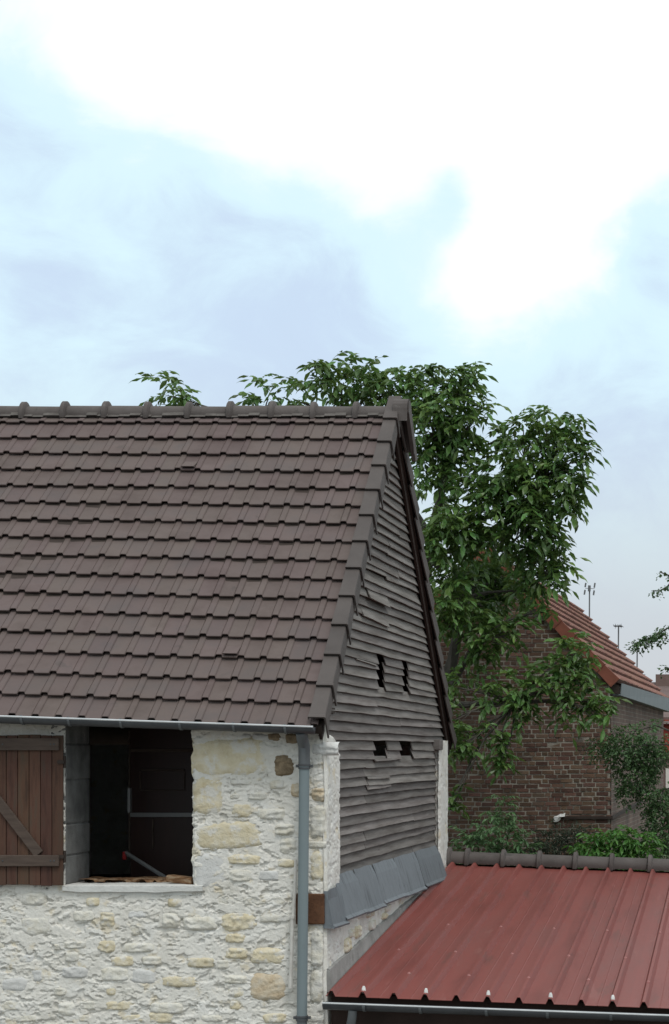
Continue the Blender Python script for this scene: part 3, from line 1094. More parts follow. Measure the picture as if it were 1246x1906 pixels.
# far verge: edge tiles seen from below and behind
fv = MB()
b = MB()
Wv = 0.15
for k in range(11):
    t0, t1 = k / 11.0, (k + 1.06) / 11.0
    b = MB()
    o0, o1 = 0.030, 0.0
    pts = []
    for (t, o_) in ((t0, o0), (t1, o1)):
        for (dx, n) in ((-Wv, 0.085), (0.0, 0.085), (0.0, -0.085 - o_), (-0.016, -0.085 - o_), (-0.016, 0.06), (-Wv, 0.06)):
            pts.append(bp(XV + dx + o_, min(t, 1.0), n + o_))
    b.add(pts, [(i, (i + 1) % 6, (i + 1) % 6 + 6, i + 6) for i in range(6)] + [(0, 5, 4, 1), (1, 4, 3, 2)])
    b.build("verge_tile", MAT['verge'], roof)
# barge boards under both verges
bb = MB()
for (n0_, n1_) in ((-0.02, -0.20),):
    bb.add([bp(XV - .05, 0.0, n0_), bp(XV - .05, 1.0, n0_), bp(XV - .05, 1.0, n1_), bp(XV - .05, 0.0, n1_),
            bp(XV - .08, 0.0, n0_), bp(XV - .08, 1.0, n0_), bp(XV - .08, 1.0, n1_), bp(XV - .08, 0.0, n1_)],
           [(0, 1, 2, 3), (7, 6, 5, 4), (3, 2, 6, 7), (0, 3, 7, 4)])
bb.build("barge_board", MAT['barge'], barn)
bb = MB()
bb.add([S(XV - .05, 0.0, -.02), S(XV - .05, 1.0, -.02), S(XV - .05, 1.0, -.2), S(XV - .05, 0.0, -.2),
        S(XV - .08, 0.0, -.02), S(XV - .08, 1.0, -.02), S(XV - .08, 1.0, -.2), S(XV - .08, 0.0, -.2)],
       [(3, 2, 1, 0), (4, 5, 6, 7), (7, 6, 2, 3), (4, 7, 3, 0)])
bb.build("barge_board", MAT['barge'], barn)

# ---- ridge tiles
RZ = 9.075
rm_ = MB()
mort = MB()
for i in range(60):
    X0 = XV - 0.1 - i * 0.13
    X1 = X0 - 0.13
    j0 = 0.02 * math.sin(i * 1.7) + rng.uniform(-.01, .01)
    mort.add([(X0, 23.93, RZ + .02 + j0), (X1, 23.93, RZ + .02 + j0), (X1, 23.86, RZ - .04 + j0 * .5), (X0, 23.86, RZ - .04 + j0 * .5)], [(3, 2, 1, 0)])
mort.build("ridge_bedding", MAT['bedding'], barn)


def ridge_mesh(L_, r0=0.118, r1=0.108, collar=True, name="ridge_tile"):
    """half-round ridge tile along +x, rolled collar at its x=0 end, walls run down"""
    b = MB()
    st = [(0.0, r0 + .030), (0.010, r0 + 0.044), (0.052, r0 + 0.044), (0.066, r0 + .020), (0.070, r1), (L_, r1 - .004)] if collar else [(0, r0), (L_, r1)]
    n = 13
    for rr in (0, 0.014):
        vs, fs = [], []
        for (x, r) in st:
            for i in range(n):
                a_ = math.pi * (-0.12 + 1.24 * i / (n - 1))
                vs.append((x, -math.cos(a_) * (r - rr) * 1.0, math.sin(a_) * (r - rr) * 1.0))
        for k in range(len(st) - 1):
            for i in range(n - 1):
                q = (k * n + i, (k + 1) * n + i, (k + 1) * n + i + 1, k * n + i + 1)
                fs.append(q if rr == 0 else q[::-1])
        b.add(vs, fs)
    m0 = len(vs)
    off = len(b.v) // 2
    for i in range(n - 1):
        b.f.append((i, i + 1, off + i + 1, off + i))
        e = (len(st) - 1) * n
        b.f.append((e + i + 1, e + i, off + e + i, off + e + i + 1))
    return b.mesh(name, smooth=True)


rt = ridge_mesh(0.54)
rt.materials.append(MAT['ridge'])
collars = [50 - 77.2 * 1 - 77.2 * 1, 50 - 77.2, 50, 126, 203, 280, 357, 434, 512, 589, 668]
for px in collars:
    X = (px - 8 - PX) / F * 24.0
    m = Matrix.Translation((X, 24.0, RZ + rng.uniform(-.006, .006))) @ Matrix.Rotation(rng.gauss(0, .006), 4, 'Z')
    link("ridge_tile", rt, None, roof, m)
for i in range(3, 9):
    X = (50 - 8 - 77.2 * i - PX) / F * 24.0
    link("ridge_tile", rt, None, roof, Matrix.Translation((X, 24.0, RZ)))
# end cap of the ridge, hooked over both verges
cap = MB()
xo, xi = -4.135, -4.31
prof = []
for i in range(9):
    a_ = math.pi * i / 8
    prof.append((-math.cos(a_) * 0.155, math.sin(a_) * 0.13 + 0.06))
prof = [(-0.165, -0.10)] + prof + [(0.62 * 1.0 - .22, -0.40)]
outer = [(y, z_) for y, z_ in prof]
nP = len(outer)
vs = [(xi, 24.0 + y, RZ + z_) for y, z_ in outer] + [(xo, 24.0 + y, RZ + z_) for y, z_ in outer]
fs = [(i, i + 1, nP + i + 1, nP + i) for i in range(nP - 1)]
cap.add(vs, fs)
inn = [(y * 0.86, z_ - 0.022) for y, z_ in outer]
cap.add([(xo, 24.0 + y, RZ + z_) for y, z_ in outer] + [(xo - 0.004, 24.0 + y, RZ + z_) for y, z_ in inn], [(i, i + 1, nP + i + 1, nP + i) for i in range(nP - 1)])
# hooded outer cheek hanging over the far verge
cap.add([(xo, 23.95, RZ + .16), (xo, 24.08, RZ + .17), (xo, 24.60, RZ - .46), (xo, 24.46, RZ - .50), (xo, 23.97, RZ + .02),
         (xo - .05, 23.95, RZ + .16), (xo - .05, 24.08, RZ + .17), (xo - .05, 24.60, RZ - .46), (xo - .05, 24.46, RZ - .50), (xo - .05, 23.97, RZ + .02)],
        [(0, 1, 2, 3, 4), (9, 8, 7, 6, 5), (1, 6, 7, 2), (2, 7, 8, 3), (3, 8, 9, 4), (4, 9, 5, 0), (0, 5, 6, 1)])
cap.build("ridge_cap", MAT['ridge'], roof, bevel=0.006)

# ---- gutter and downpipe
gut = MB()
GR = 0.066
gl = [Vector((X, 19.70, eave_z(X) - 0.028)) for X in (-11.8, -9.0, -7.0, -5.5, -4.335)]
prof = [(math.cos(a_) * GR, -math.sin(a_) * GR) for a_ in [math.pi * i / 10 for i in range(11)]]
gut.sweep([(x_, z_) for x_, z_ in prof], gl, xdir=(0, -1, 0))
# end stop
e = gl[-1]
gut.add([e] + [e + Vector((0.0, -x_, z_)) for x_, z_ in prof], [(0, i, i + 1) for i in range(1, 11)])
gutter = gut.build("gutter", MAT['zinc'], barn, smooth=True, thick=0.004)
b = MB()
b.tube([p + Vector((0, -GR - .004, .004)) for p in gl], 0.010, 8)
b.build("gutter_bead", MAT['zinclip'], gutter, smooth=True)
for px in (-60, 40, 128, 225, 335, 435, 531):
    X = (px - PX) / F * 19.65
    p = Vector((X, 19.70, eave_z(X) - 0.028))
    b = MB()
    pr = [(math.cos(a_) * (GR + .007), -math.sin(a_) * (GR + .007)) for a_ in [math.pi * i / 10 for i in range(-1, 11)]]
    vs = [(p.x - .012, p.y - x_, p.z + z_) for x_, z_ in pr] + [(p.x + .012, p.y - x_, p.z + z_) for x_, z_ in pr]
    b.add(vs, [(i, i + 1, i + 13, i + 12) for i in range(11)])
    b.build("gutter_strap", MAT['pipetop'], gutter, thick=0.004)
dx = (566 - PX) / F * 19.83
b = MB()
b.tube([(dx, 19.72, eave_z(dx) - .08), (dx, 19.76, eave_z(dx) - .14), (dx, 19.84, eave_z(dx) - .22), (dx, 19.85, 4.86)], 0.058, 16)
dp = b.build("downpipe", MAT['pipetop'], barn, smooth=True)
b = MB()
b.tube([(dx, 19.85, 4.87), (dx - 0.012, 19.85, 3.6), (dx - 0.024, 19.85, 2.35)], 0.052, 16)
b.build("pipe_length", MAT['pipe'], dp, smooth=True)
b = MB()
b.tube([(dx - .024, 19.85, 2.36), (dx - 0.03, 19.85, 1.2), (dx - .04, 19.85, 0.0)], 0.052, 16)
b.build("pipe_length", MAT['pipetop'], dp, smooth=True)
for zc in (4.86, 2.345):
    b = MB()
    xx = dx if zc > 4 else dx - .024
    for (dz, r) in ((0.012, .062), (-0.022, .060)):
        b.tube([(xx, 19.85, zc + dz - .009), (xx, 19.85, zc + dz + .009)], r, 16)
    b.box((xx - .085, 19.84, zc - .014), (xx + .085, 19.87, zc + .014))
    b.box((xx - .02, 19.88, zc - .012), (xx + .02, 20.02, zc + .012))
    b.build("pipe_collar", MAT['zinc'], dp)

# ---- siding boards of the gable
siding = MB().box((XS - 0.42, 20.7, 3.4), (XS - 0.36, 27.4, 3.5)).build("siding", MAT['dark'], barn)
HOLES = [(22.92, 23.78, 4.925, 5.128), (24.63, 25.50, 4.925, 5.128), (23.15, 23.58, 5.745, 6.15), (24.82, 25.22, 5.715, 6.11)]
GAU = 0.1015


def near_roof_y(zz):
    t = (zz - 5.27) / 3.82
    return 19.8 + 4.2 * t + 0.02


def far_roof_y(zz):
    t = (zz - zb1) / (9.09 - zb1)
    return yb1 + (24.0 - yb1) * t - 0.06


def board(y0, y1, z0, k, drop=0.0, lift=0.0, hgt=None):
    n = max(2, int((y1 - y0) / 0.22) + 1)
    ys = [y0 + (y1 - y0) * i / (n - 1) for i in range(n)]
    top = z0 + (hgt or GAU + 0.028)
    xt = lift * .8 if hgt else 0.0
    b = MB()
    vs = []
    sd_ = rng.random() * 50
    for i, y in enumerate(ys):
        w = 0.016 * (float(fbm(np.array([y * 1.1 + sd_]), np.array([k * 3.1]), 5, 3)[0]) - 0.5) * 2
        lf = lift + 0.010 * float(fbm(np.array([y * 1.7 + sd_]), np.array([k * 1.9]), 15, 2)[0])
        zb_ = z0 + w * 0.8 + drop * (i / (n - 1))
        ya = y + (rng.uniform(-.02, .02) if i in (0, n - 1) else 0)
        vs += [(XS + 0.024 + lf, ya, zb_), (XS + 0.042 + lf, y, zb_ + 0.003), (XS + 0.004 + xt, y, top), (XS - 0.008 + xt, y, top)]
    fs = []
    for i in range(n - 1):
        for q in range(4):
            fs.append((i * 4 + q, (i + 1) * 4 + q, (i + 1) * 4 + (q + 1) % 4, i * 4 + (q + 1) % 4))
    fs += [(3, 2, 1, 0), tuple((n - 1) * 4 + q for q in range(4))]
    b.add(vs, fs)
    b.build("board", MAT['siding'], siding)


def board_cut(y0, y1, z0, k, **kw):
    """a board whose ends follow the roof slopes"""
    board(y0, y1, z0, k, **kw)


row = 0
z = 3.60
while z < 8.75:
    zm = z + 0.07
    if zm < 5.18:
        ya, yb = 20.66, 27.40
        if zm < 5.18 and zm > 5.0:
            ya, yb = 20.62, 27.42
    else:
        ya, yb = max(20.0, near_roof_y(z + .12)), min(28.2, far_roof_y(z + .05))
    if yb - ya > 0.15:
        cuts = []
        iv = [(ya, yb)]
        for (h0, h1, g0, g1) in HOLES:
            if z + 0.055 > g0 and z + 0.055 < g1:
                nv = []
                for (p, q) in iv:
                    if h0 > p and h1 < q:
                        nv += [(p, h0 + rng.uniform(-.02, .02) + (.12 * (6.0 - z) if z > 5.5 else 0)), (h1 + rng.uniform(-.02, .02) + (.12 * (6.0 - z) if z > 5.5 else 0), q)]
                    else:
                        nv.append((p, q))
                iv = nv
        out = []
        for (p, q) in iv:
            if q - p > 2.6 and rng.random() < (0.62 if z < 5.0 else 0.33):
                s_ = (22.35 if rng.random() < .6 else 25.6) + rng.uniform(-.12, .12) if z < 5.0 else p + (q - p) * rng.uniform(.3, .7)
                if p + .5 < s_ < q - .5:
                    out += [(p, s_ - .006), (s_ + .006, q)]
                    continue
            out.append((p, q))
        for (p, q) in out:
            board(p, q, z + rng.uniform(-.006, .006), row, drop=rng.gauss(0, .012), lift=max(0, rng.gauss(0, .006)))
    z += GAU
    row += 1
# short boards nailed on or hanging loose at the broken spots
for (px0, px1, py, hgt, li, dr_) in ((684, 721, 1107, .13, .035, -.02), (674, 722, 1140, .11, .02, -.03), (697, 737, 1418, .035, .03, .02), (683, 725, 1452, .11, .012, .0), (684, 726, 1471, .10, .016, .02), (664, 700, 1222, .06, .008, -.02)):
    Ya, Yb_ = -(XS + .04) * F / (PX - px0), -(XS + .04) * F / (PX - px1)
    board(Ya, Yb_, at(px0, py, Ya).z - .04 * (1 if py < 1300 else 0), 200 + px0, drop=dr_, lift=li, hgt=hgt)
# corner posts and a plate behind the boards
b = MB()
b.box((XS - 0.2, 20.66, 3.6), (XS - 0.02, 20.85, 5.2))
b.build("post", MAT['siding'], siding)
b = MB()
b.box((XS - 0.2, 27.25, 3.6), (XS - 0.02, 27.4, 5.2))
b.build("post", MAT['siding'], siding)
b = MB()
a = at(812, 1384, 27.3)
b.box((XS - .02, 27.15, 5.03), (XW + .02, 27.42, 5.17))
b.build("plate_end", MAT['siding'], siding, bevel=0.01)

# ---- lead apron flashing below the boards
fl_y = [20.0, 20.42, 21.62, 22.82, 24.0, 25.35, 26.5]
fl_y = [19.985, 20.46, 21.55, 22.62, 23.95, 25.45, 27.18]
flash = None
for i in range(len(fl_y) - 1):
    y0, y1 = fl_y[i], fl_y[i + 1] + (0.03 if i == 0 else -.075)
    b = MB()
    n = 8
    vs = []
    first = i == 0
    for j in range(n):
        f_ = j / (n - 1)
        y = y0 + (y1 - y0) * f_
        zt = 3.725 - (0.14 if first else 0) - 0.02 * f_ * 0
        zb_ = 3.255 + 0.02 * (i % 2)
        if first:
            zb_ = 3.235
            zt = 3.60 + 0.02 * math.sin(f_ * 3)
        bul = 0.016 * math.sin(f_ * math.pi) + 0.005 * (i % 3) + (0.012 if f_ > .92 else 0)
        xa = XW + 0.025 if not first else XW + 0.02
        cr_ = 0.05 * (1 - f_) if first else 0
        zs = 0.0
        xt = (XS + 0.065) if not first else xa
        xb = XW + 0.085
        lap = 0.018 * (f_ ** 5) + 0.010 * (i % 2)
        rowp = [(xt, y, zt + .004 * math.sin(f_ * 9 + i))]
        for (h_, w_) in ((.25, .27), (.5, .52), (.75, .76), (.93, .94)):
            rowp.append((xt + (xb - xt) * w_ + bul * .8 * h_ + lap - cr_ * .4, y, zt + (zb_ - zt) * h_))
        rowp += [(xb + .022 + bul * .8 + lap - cr_ * .4, y, zb_ + .004), (xb + .016 + bul * .8 + lap - cr_ * .4, y, zb_ - .012)]
        vs += rowp
    k7 = 7
    fs = []
    for j in range(n - 1):
        for q in range(k7 - 1):
            fs.append((j * k7 + q, j * k7 + q + 1, (j + 1) * k7 + q + 1, (j + 1) * k7 + q))
    b.add(vs, fs)
    if first:
        ends = vs[:7]
        b.add([(XW - .03, y0 + .012, p[2]) for p in ends] + ends, [(q, q + 1, q + 8, q + 7) for q in range(6)])
    o = b.build("flashing", MAT['lead'], barn, thick=0.005)

# ==================================================================== LEAN-TO SHED WITH RED SHEETS
shed = empty("lean_to_shed", (-1.0, 24.0, 0))
tag(shed, "open lean-to shed roofed with red ribbed metal sheets against the barn", "shed")


def zr(X, Y):
    return 2.575 - 0.036 * (X + 4.28) + (0.835 / 8.0) * (Y - 20.0)


RP = 0.3125
x_first = (677 - PX) / F * 19.92
ribs = [x_first + RP * i for i in range(-1, 18)]


def sheet(xa, xb, rr, name="roof_sheet"):
    prof = [(xa, 0)]
    for r in rr:
        if xa < r - .05 and r + .05 < xb + .06:
            # low stiffening crease beside each rib, then the rib
            prof += [(r - 0.156, 0.0), (r - 0.148, 0.0022), (r - .140, 0.0)] if r - .16 > xa else []
            prof += [(r - 0.042, 0.0), (r - 0.014, 0.056), (r + 0.014, 0.056), (r + 0.042, 0.0)]
    prof.append((xb, 0))
    prof = sorted(prof)
    b = MB()
    vs = []
    ys = [19.86, 20.6, 22.0, 24.0, 26.0, 27.98]
    for y in ys:
        for x, h in prof:
            vs.append((x, y, zr(x, y) + h))
    n = len(prof)
    fs = [(j * n + i, j * n + i + 1, (j + 1) * n + i + 1, (j + 1) * n + i) for j in range(len(ys) - 1) for i in range(n - 1)]
    b.add(vs, fs)
    return b.build(name, MAT['red'], shed, thick=0.004)


x = -4.262
i = 0
while x < 1.2:
    xb = ribs[min(1 + 3 * (i + 1), len(ribs) - 1)] - RP * 0.5
    sheet(x, xb + 0.002, ribs)
    x = xb
    i += 1
XE = x
# caps and screws
for i, r in enumerate(ribs[1:]):
    if r > XE - .1:
        break
    if i % 2 == 0:
        b = MB()
        p = (r, 19.93, zr(r, 19.93) + .054)
        b.tube([(p[0], p[1], p[2] - .02), (p[0], p[1], p[2] + .022), (p[0], p[1] + .004, p[2] + .045)], [0.022, 0.019, 0.010], 8)
        b.build("bolt_cap", MAT['white'], shed, smooth=True)
    for Y in ((20.75, 23.4) if i % 2 else (21.9,)):
        yy = Y + 0.0
        b = MB()
        p = Vector((r, yy, zr(r, yy) + .057))
        b.tube([p, p + Vector((0, 0, .008))], 0.019, 8)
        b.tube([p, p + Vector((0, 0, .016))], 0.009, 6)
        b.build("screw", MAT['redworn'], shed)
# upstand strip along the barn wall
b = MB()
pts_t, pts_b = [], []
for j in range(14):
    y = 20.03 + (26.6 - 20.03) * j / 13
    hh = 0.21 * (1 - j / 13) + 0.03 + rng.uniform(-.012, .012)
    pts_b.append((XW + 0.05, y, zr(-4.25, y) + 0.004))
    pts_t.append((XW + 0.03, y, zr(-4.25, y) + hh))
for j in range(13):
    b.add([pts_b[j], pts_b[j + 1], pts_t[j + 1], pts_t[j]], [(0, 1, 2, 3)])
    b.add([pts_t[j], pts_t[j + 1], (XW - .02, pts_t[j + 1][1], pts_t[j + 1][2] + .01), (XW - .02, pts_t[j][1], pts_t[j][2] + .01)], [(0, 1, 2, 3)])
b.add([pts_b[0], pts_t[0], (XW - .02, 20.03, pts_t[0][2]), (XW - .02, 20.03, pts_b[0][2])], [(0, 1, 2, 3)])
b.build("upstand_strip", MAT['cement'], shed)
# ridge tiles along the top
b = MB()
b.box((-4.27, 27.93, 3.0), (-4.26, 28.2, 3.2))
rt2 = ridge_mesh(0.53, 0.128, 0.120, True)
rt2.materials.append(MAT['ridge'])
for px in (834 - 34, 866, 933, 1000, 1067, 1135, 1206, 1275, 1342, 1410, 1478, 1546):
    X = (px - PX) / F * 28.0
    if px < 834:
        X = -4.30
    link("ridge_tile", rt2, None, shed, Matrix.Translation((X, 28.04, zr(X, 27.98) + 0.075)) @ Matrix.Rotation(R(2.06), 4, 'Y'))
# gutter
b = MB()
gl = [Vector((X, 19.79, zr(X, 19.86) - 0.055)) for X in (-4.262, -2.5, -0.5, 1.3)]
prof = [(math.cos(a_) * GR * 1.05, -math.sin(a_) * GR * 1.05) for a_ in [math.pi * i / 10 for i in range(11)]]
b.sweep(prof, gl, xdir=(0, -1, 0))
e = gl[0]
b.add([e] + [e + Vector((0.0, -x_, z_)) for x_, z_ in prof], [(0, i + 1, i) for i in range(1, 11)])
gutter2 = b.build("gutter", MAT['zinc'], shed, smooth=True, thick=0.004)
b = MB()
b.tube([p + Vector((0, -GR * 1.05 - .003, .004)) for p in gl], 0.009, 8)
b.build("gutter_bead", MAT['zinclip'], gutter2, smooth=True)
for px in (678, 783, 906, 1020, 1138, 1255):
    X = (px - PX) / F * 19.75
    p = Vector((X, 19.79, zr(X, 19.86) - 0.055))
    b = MB()
    rr_ = GR * 1.05 + .007
    pr = [(math.cos(a_) * rr_, -math.sin(a_) * rr_) for a_ in [math.pi * i / 10 for i in range(0, 11)]]
    vs = [(p.x - .014, p.y - x_, p.z + z_) for x_, z_ in pr] + [(p.x + .014, p.y - x_, p.z + z_) for x_, z_ in pr]
    b.add(vs, [(i, i + 1, i + 12, i + 11) for i in range(10)])
    b.build("gutter_strap", MAT['pipetop'], gutter2, thick=0.004)
b = MB()
X = (652 - PX) / F * 19.8
b.tube([(X + .03, 19.79, zr(X, 19.86) - .12), (X + .02, 19.80, zr(X, 19.86) - .2), (X - .03, 19.9, zr(X, 19.86) - .38), (X - .03, 19.92, 0)], 0.045, 12)
b.build("downpipe", MAT['pipetop'], shed, smooth=True)
# timber frame, back and end walls
b = MB()
b.add([(-4.25, 20.10, zr(-4.25, 20.10) - .03), (1.2, 20.10, zr(1.2, 20.10) - .03), (1.2, 20.10, zr(1.2, 20.10) - .5), (-4.25, 20.10, zr(-4.25, 20.10) - .5),
       (-4.25, 20.16, zr(-4.25, 20.16) - .03), (1.2, 20.16, zr(1.2, 20.16) - .03), (1.2, 20.16, zr(1.2, 20.16) - .5), (-4.25, 20.16, zr(-4.25, 20.16) - .5)],
      [(3, 2, 1, 0), (4, 5, 6, 7), (7, 6, 2, 3)])
b.build("eave_shade_beam", MAT['barge'], shed)  # beam deepened into a dark board that stands in for shade under the roof
b = MB()
b.box((-4.27, 27.7, 0), (1.25, 27.93, 3.12))
b.add([(-4.24, 27.93, 3.1), (1.25, 27.93, 3.1), (1.25, 28.12, 3.22), (-4.24, 28.12, 3.42)], [(0, 1, 2, 3)])
b.build("back_wall", MAT['dark'], shed)
b = MB()
b.add([(1.2, 20.1, 0), (1.2, 27.7, 0), (1.2, 27.7, zr(1.2, 27.7) - .05), (1.2, 20.1, zr(1.2, 20.1) - .05)], [(0, 1, 2, 3)])
b.build("end_wall", MAT['dark'], shed, thick=0.1)
for X in (-2.2, 0.0, 1.1):
    MB().box((X - .06, 20.18, 0), (X + .06, 20.30, zr(X, 20) - .1)).build("post", MAT['dark'], shed)

# ==================================================================== BRICK HOUSE BEHIND
YH = 33.0
XC = (1138 - PX) / F * YH
XA = (905 - PX) / F * YH
ZEV = EYE + (PY - 1272) / F * YH
ZAP = EYE + (PY - 1030) / F * YH
XL = 2 * XA - XC
LEN = 12.2
YAW = 100.0 / F
house = empty("brick_house", ((XC + XL) / 2, YH + 5, 1.8))
tag(house, "old dark brick house with red clay tile roof behind the walnut tree", "house")


def hd(X, dY, z_):
    """a point of the house, dY metres behind its gable; the house is turned a little"""
    return Vector((X + dY * YAW, YH + dY, z_))


def slope_z(X):
    return ZAP - abs(X - XA) / (XC - XA) * (ZAP - ZEV)


gw = MB()
gw.add([hd(XL, 0.003, 1.5), hd(XC - .012, 0.003, 1.5), hd(XC - .012, 0.003, ZEV), hd(XA, 0.003, ZAP), hd(XL, 0.003, ZEV)], [(0, 1, 2, 3, 4)])
gable2 = gw.build("gable_wall", MAT['joint'], house)
# bricks
BL, BH, CH = 0.196, 0.060, 0.0755
cand = []
zc = 2.6
r_ = 0
while zc < ZAP:
    headers = r_ % 2
    x = XC - (0.0 if r_ % 2 else 0.055)
    first = True
    while x > XL + .1:
        w = (0.09 if (first and headers) else BL) if first else (0.09 if rng.random() < (0.6 if headers else 0.18) else BL)
        first = False
        xm = x - w / 2
        if zc + BH < slope_z(x - w) and zc + BH < slope_z(x):
            px, py = PX + xm / YH * F, PY - (zc - EYE) / YH * F
            vis = 830 < px < 1140 and 1120 < py < 1600
            cand.append((x - w, x, zc, vis, px, py))
        x -= w + 0.015
    zc += CH
    r_ += 1


def score(cn):
    # bricks in clear view first
    px, py = cn[4], cn[5]
    s_ = 0
    if not cn[3]:
        return -10
    if py > 1425:
        s_ += 2
    if px > 960 and py < 1545:
        s_ += 1
    if 850 < px < 1130:
        s_ += 1
    return s_ + rng.random() * .3


cand.sort(key=score, reverse=True)


def brick_shape(w, seed):
    r2 = random.Random(seed)
    b = MB()
    j = lambda: r2.uniform(-.005, .005)
    d = r2.uniform(0.0, 0.008)
    x0, x1, z0, z1 = 0, w, 0, BH
    fr = [(x0 + .004 + j(), -d, z0 + .004 + j()), (x1 - .004 + j(), -d - .003 * r2.random(), z0 + .004 + j()), (x1 - .004 + j(), -d, z1 - .004 + j()), (x0 + .004 + j(), -d, z1 - .004 + j())]
    md = [(x0 + j() * .5, .005, z0), (x1 + j() * .5, .005, z0), (x1, .005, z1), (x0, .005, z1)]
    bk = [(x0, .03, z0), (x1, .03, z0), (x1, .03, z1), (x0, .03, z1)]
    b.add(fr + md + bk, [(0, 1, 2, 3)] + [(i + 4, (i + 1) % 4 + 4, (i + 1) % 4, i) for i in range(4)] + [(i + 8, (i + 1) % 4 + 8, (i + 1) % 4 + 4, i + 4) for i in range(4)])
    return b


bvar = {}
for w in (BL, 0.09):
    for s_ in range(6):
        b = brick_shape(w, s_ * 7 + int(w * 1000))
        me = b.mesh("brick")
        me.materials.append(MAT['brick'])
        bvar[(w, s_)] = (b, me)
rest = MB()
for i, (x0, x1, z0, vis, px, py) in enumerate(cand):
    w = BL if x1 - x0 > .15 else 0.09
    b, me = bvar[(w, rng.randrange(6))]
    p = Vector((x0 + rng.gauss(0, .004), YH + rng.uniform(-.003, .004), z0 + rng.gauss(0, .003) + .012 * math.sin(x0 * 1.9)))
    if i < 300 and vis:
        link("brick", me, None, gable2, Matrix.Translation(p))
    else:
        rest.add([Vector(v) + p for v in b.v], b.f)
rest.build("brick_courses", MAT['brick'], gable2, kind="stuff")


# side wall: courses recede out of reach, so the brickwork there is in the material
def side_brick_material():
    m = bpy.data.materials.new("receding_brick")
    m.use_nodes = True
    N, L = m.node_tree.nodes, m.node_tree.links
    p = N["Principled BSDF"]
    geo = N.new('ShaderNodeNewGeometry')
    sp = N.new('ShaderNodeSeparateXYZ')
    L.new(geo.outputs['Position'], sp.inputs[0])
    cb = N.new('ShaderNodeCombineXYZ')
    L.new(sp.outputs[1], cb.inputs[0])
    L.new(sp.outputs[2], cb.inputs[1])
    bt = N.new('ShaderNodeTexBrick')
    bt.inputs['Color1'].default_value = (.100, .062, .047, 1)
    bt.inputs['Color2'].default_value = (.150, .096, .075, 1)
    bt.inputs['Mortar'].default_value = (.24, .205, .17, 1)
    bt.inputs['Scale'].default_value = 1.0
    bt.inputs['Brick Width'].default_value = 0.225
    bt.inputs['Row Height'].default_value = CH
    bt.inputs['Mortar Size'].default_value = 0.0065
    bt.inputs['Mortar Smooth'].default_value = 0.3
    L.new(cb.outputs[0], bt.inputs['Vector'])
    no = N.new('ShaderNodeTexNoise')
    no.inputs['Scale'].default_value = 1.4
    no.inputs['Detail'].default_value = 6
    L.new(geo.outputs['Position'], no.inputs['Vector'])
    hs = N.new('ShaderNodeHueSaturation')
    mr = N.new('ShaderNodeMapRange')
    mr.inputs['From Min'].default_value = .3
    mr.inputs['From Max'].default_value = .7
    mr.inputs['To Min'].default_value = .65
    mr.inputs['To Max'].default_value = 1.25
    L.new(no.outputs[0], mr.inputs['Value'])
    L.new(mr.outputs[0], hs.inputs['Value'])
    L.new(bt.outputs[0], hs.inputs['Color'])
    L.new(hs.outputs[0], p.inputs['Base Color'])
    p.inputs['Roughness'].default_value = .95
    bp_ = N.new('ShaderNodeBump')
    bp_.inputs['Distance'].default_value = .008
    bp_.invert = True
    L.new(bt.outputs['Fac'], bp_.inputs['Height'])
    L.new(bp_.outputs[0], p.inputs['Normal'])
    return m


MAT['sidebrick'] = side_brick_material()
sw = MB()
sw.add([hd(XC, 0.03, 1.5), hd(XC, LEN, 1.5), hd(XC, LEN, ZEV + .1), hd(XC, 0.03, ZEV + .1)], [(0, 1, 2, 3)])
sw.build("side_wall", MAT['sidebrick'], house)
sw = MB()
sw.add([hd(XC - .01, LEN, 1.5), hd(XL, LEN, 1.5), hd(XL, LEN, ZEV), hd(XA, LEN, ZAP), hd(XC - .01, LEN, ZEV)], [(0, 1, 2, 3, 4)])
sw.add([hd(XL + .01, LEN, 1.5), hd(XL + .01, 0, 1.5), hd(XL + .01, 0, ZEV), hd(XL + .01, LEN, ZEV)], [(0, 1, 2, 3)])
sw.build("rear_wall", MAT['sidebrick'], house)
# ledge running round the corner, white scrap stuck on its end
b = MB()
zl = EYE + (PY - 1522) / F * YH
xl0 = (1046 - PX) / F * YH
b.box((xl0, YH - .045, zl - .022), (XC + .03, YH + .01, zl + .022))
b.add([hd(XC + .03, -.045, zl - .03), hd(XC + .045, 6, zl + .10), hd(XC + .045, 6, zl + .16), hd(XC + .03, -.045, zl + .03), hd(XC, -.045, zl - .03), hd(XC, 6, zl + .10), hd(XC, 6, zl + .16), hd(XC, -.045, zl + .03)],
      [(0, 1, 2, 3), (3, 2, 6, 7), (1, 0, 4, 5)])
b.build("ledge", MAT['dark'], house)
b = MB()
p = at(1041, 1521, YH - .08)
sc_ = YH / F
sil = [(-11, -5), (-9, -9), (-3, -9), (2, -6), (4, -1), (11, 1), (12, 8), (8, 6), (3, 6), (-4, 2), (-9, 1)]
vs = [(p.x + u * sc_, p.y - .012 * (i % 3), p.z + v * sc_) for i, (u, v) in enumerate(sil)] + [(p.x + u * sc_ * .8, p.y + .05, p.z + v * sc_ * .8) for (u, v) in sil]
n = len(sil)
b.add(vs + [(p.x, p.y - .045, p.z)], [(i, (i + 1) % n, 2 * n) for i in range(n)] + [((i + 1) % n, i, n + i, n + (i + 1) % n) for i in range(n)])
o = b.build("scrap_of_cloth", MAT['white'])
tag(o, "small white scrap caught on the end of the brick wall ledge", "scrap")
# roof
hr = MB()


def hs_(u, dY, n=0.0):
    """right slope: u 0 at the ridge, 1 at the eave (a little past it)"""
    X = XA + (XC + .06 - XA) * u
    zz = ZAP + .06 - (ZAP - ZEV + .02) * u
    nv = Vector(((ZAP - ZEV), 0, (XC - XA))).normalized()
    return hd(X, dY, zz) + nv * n


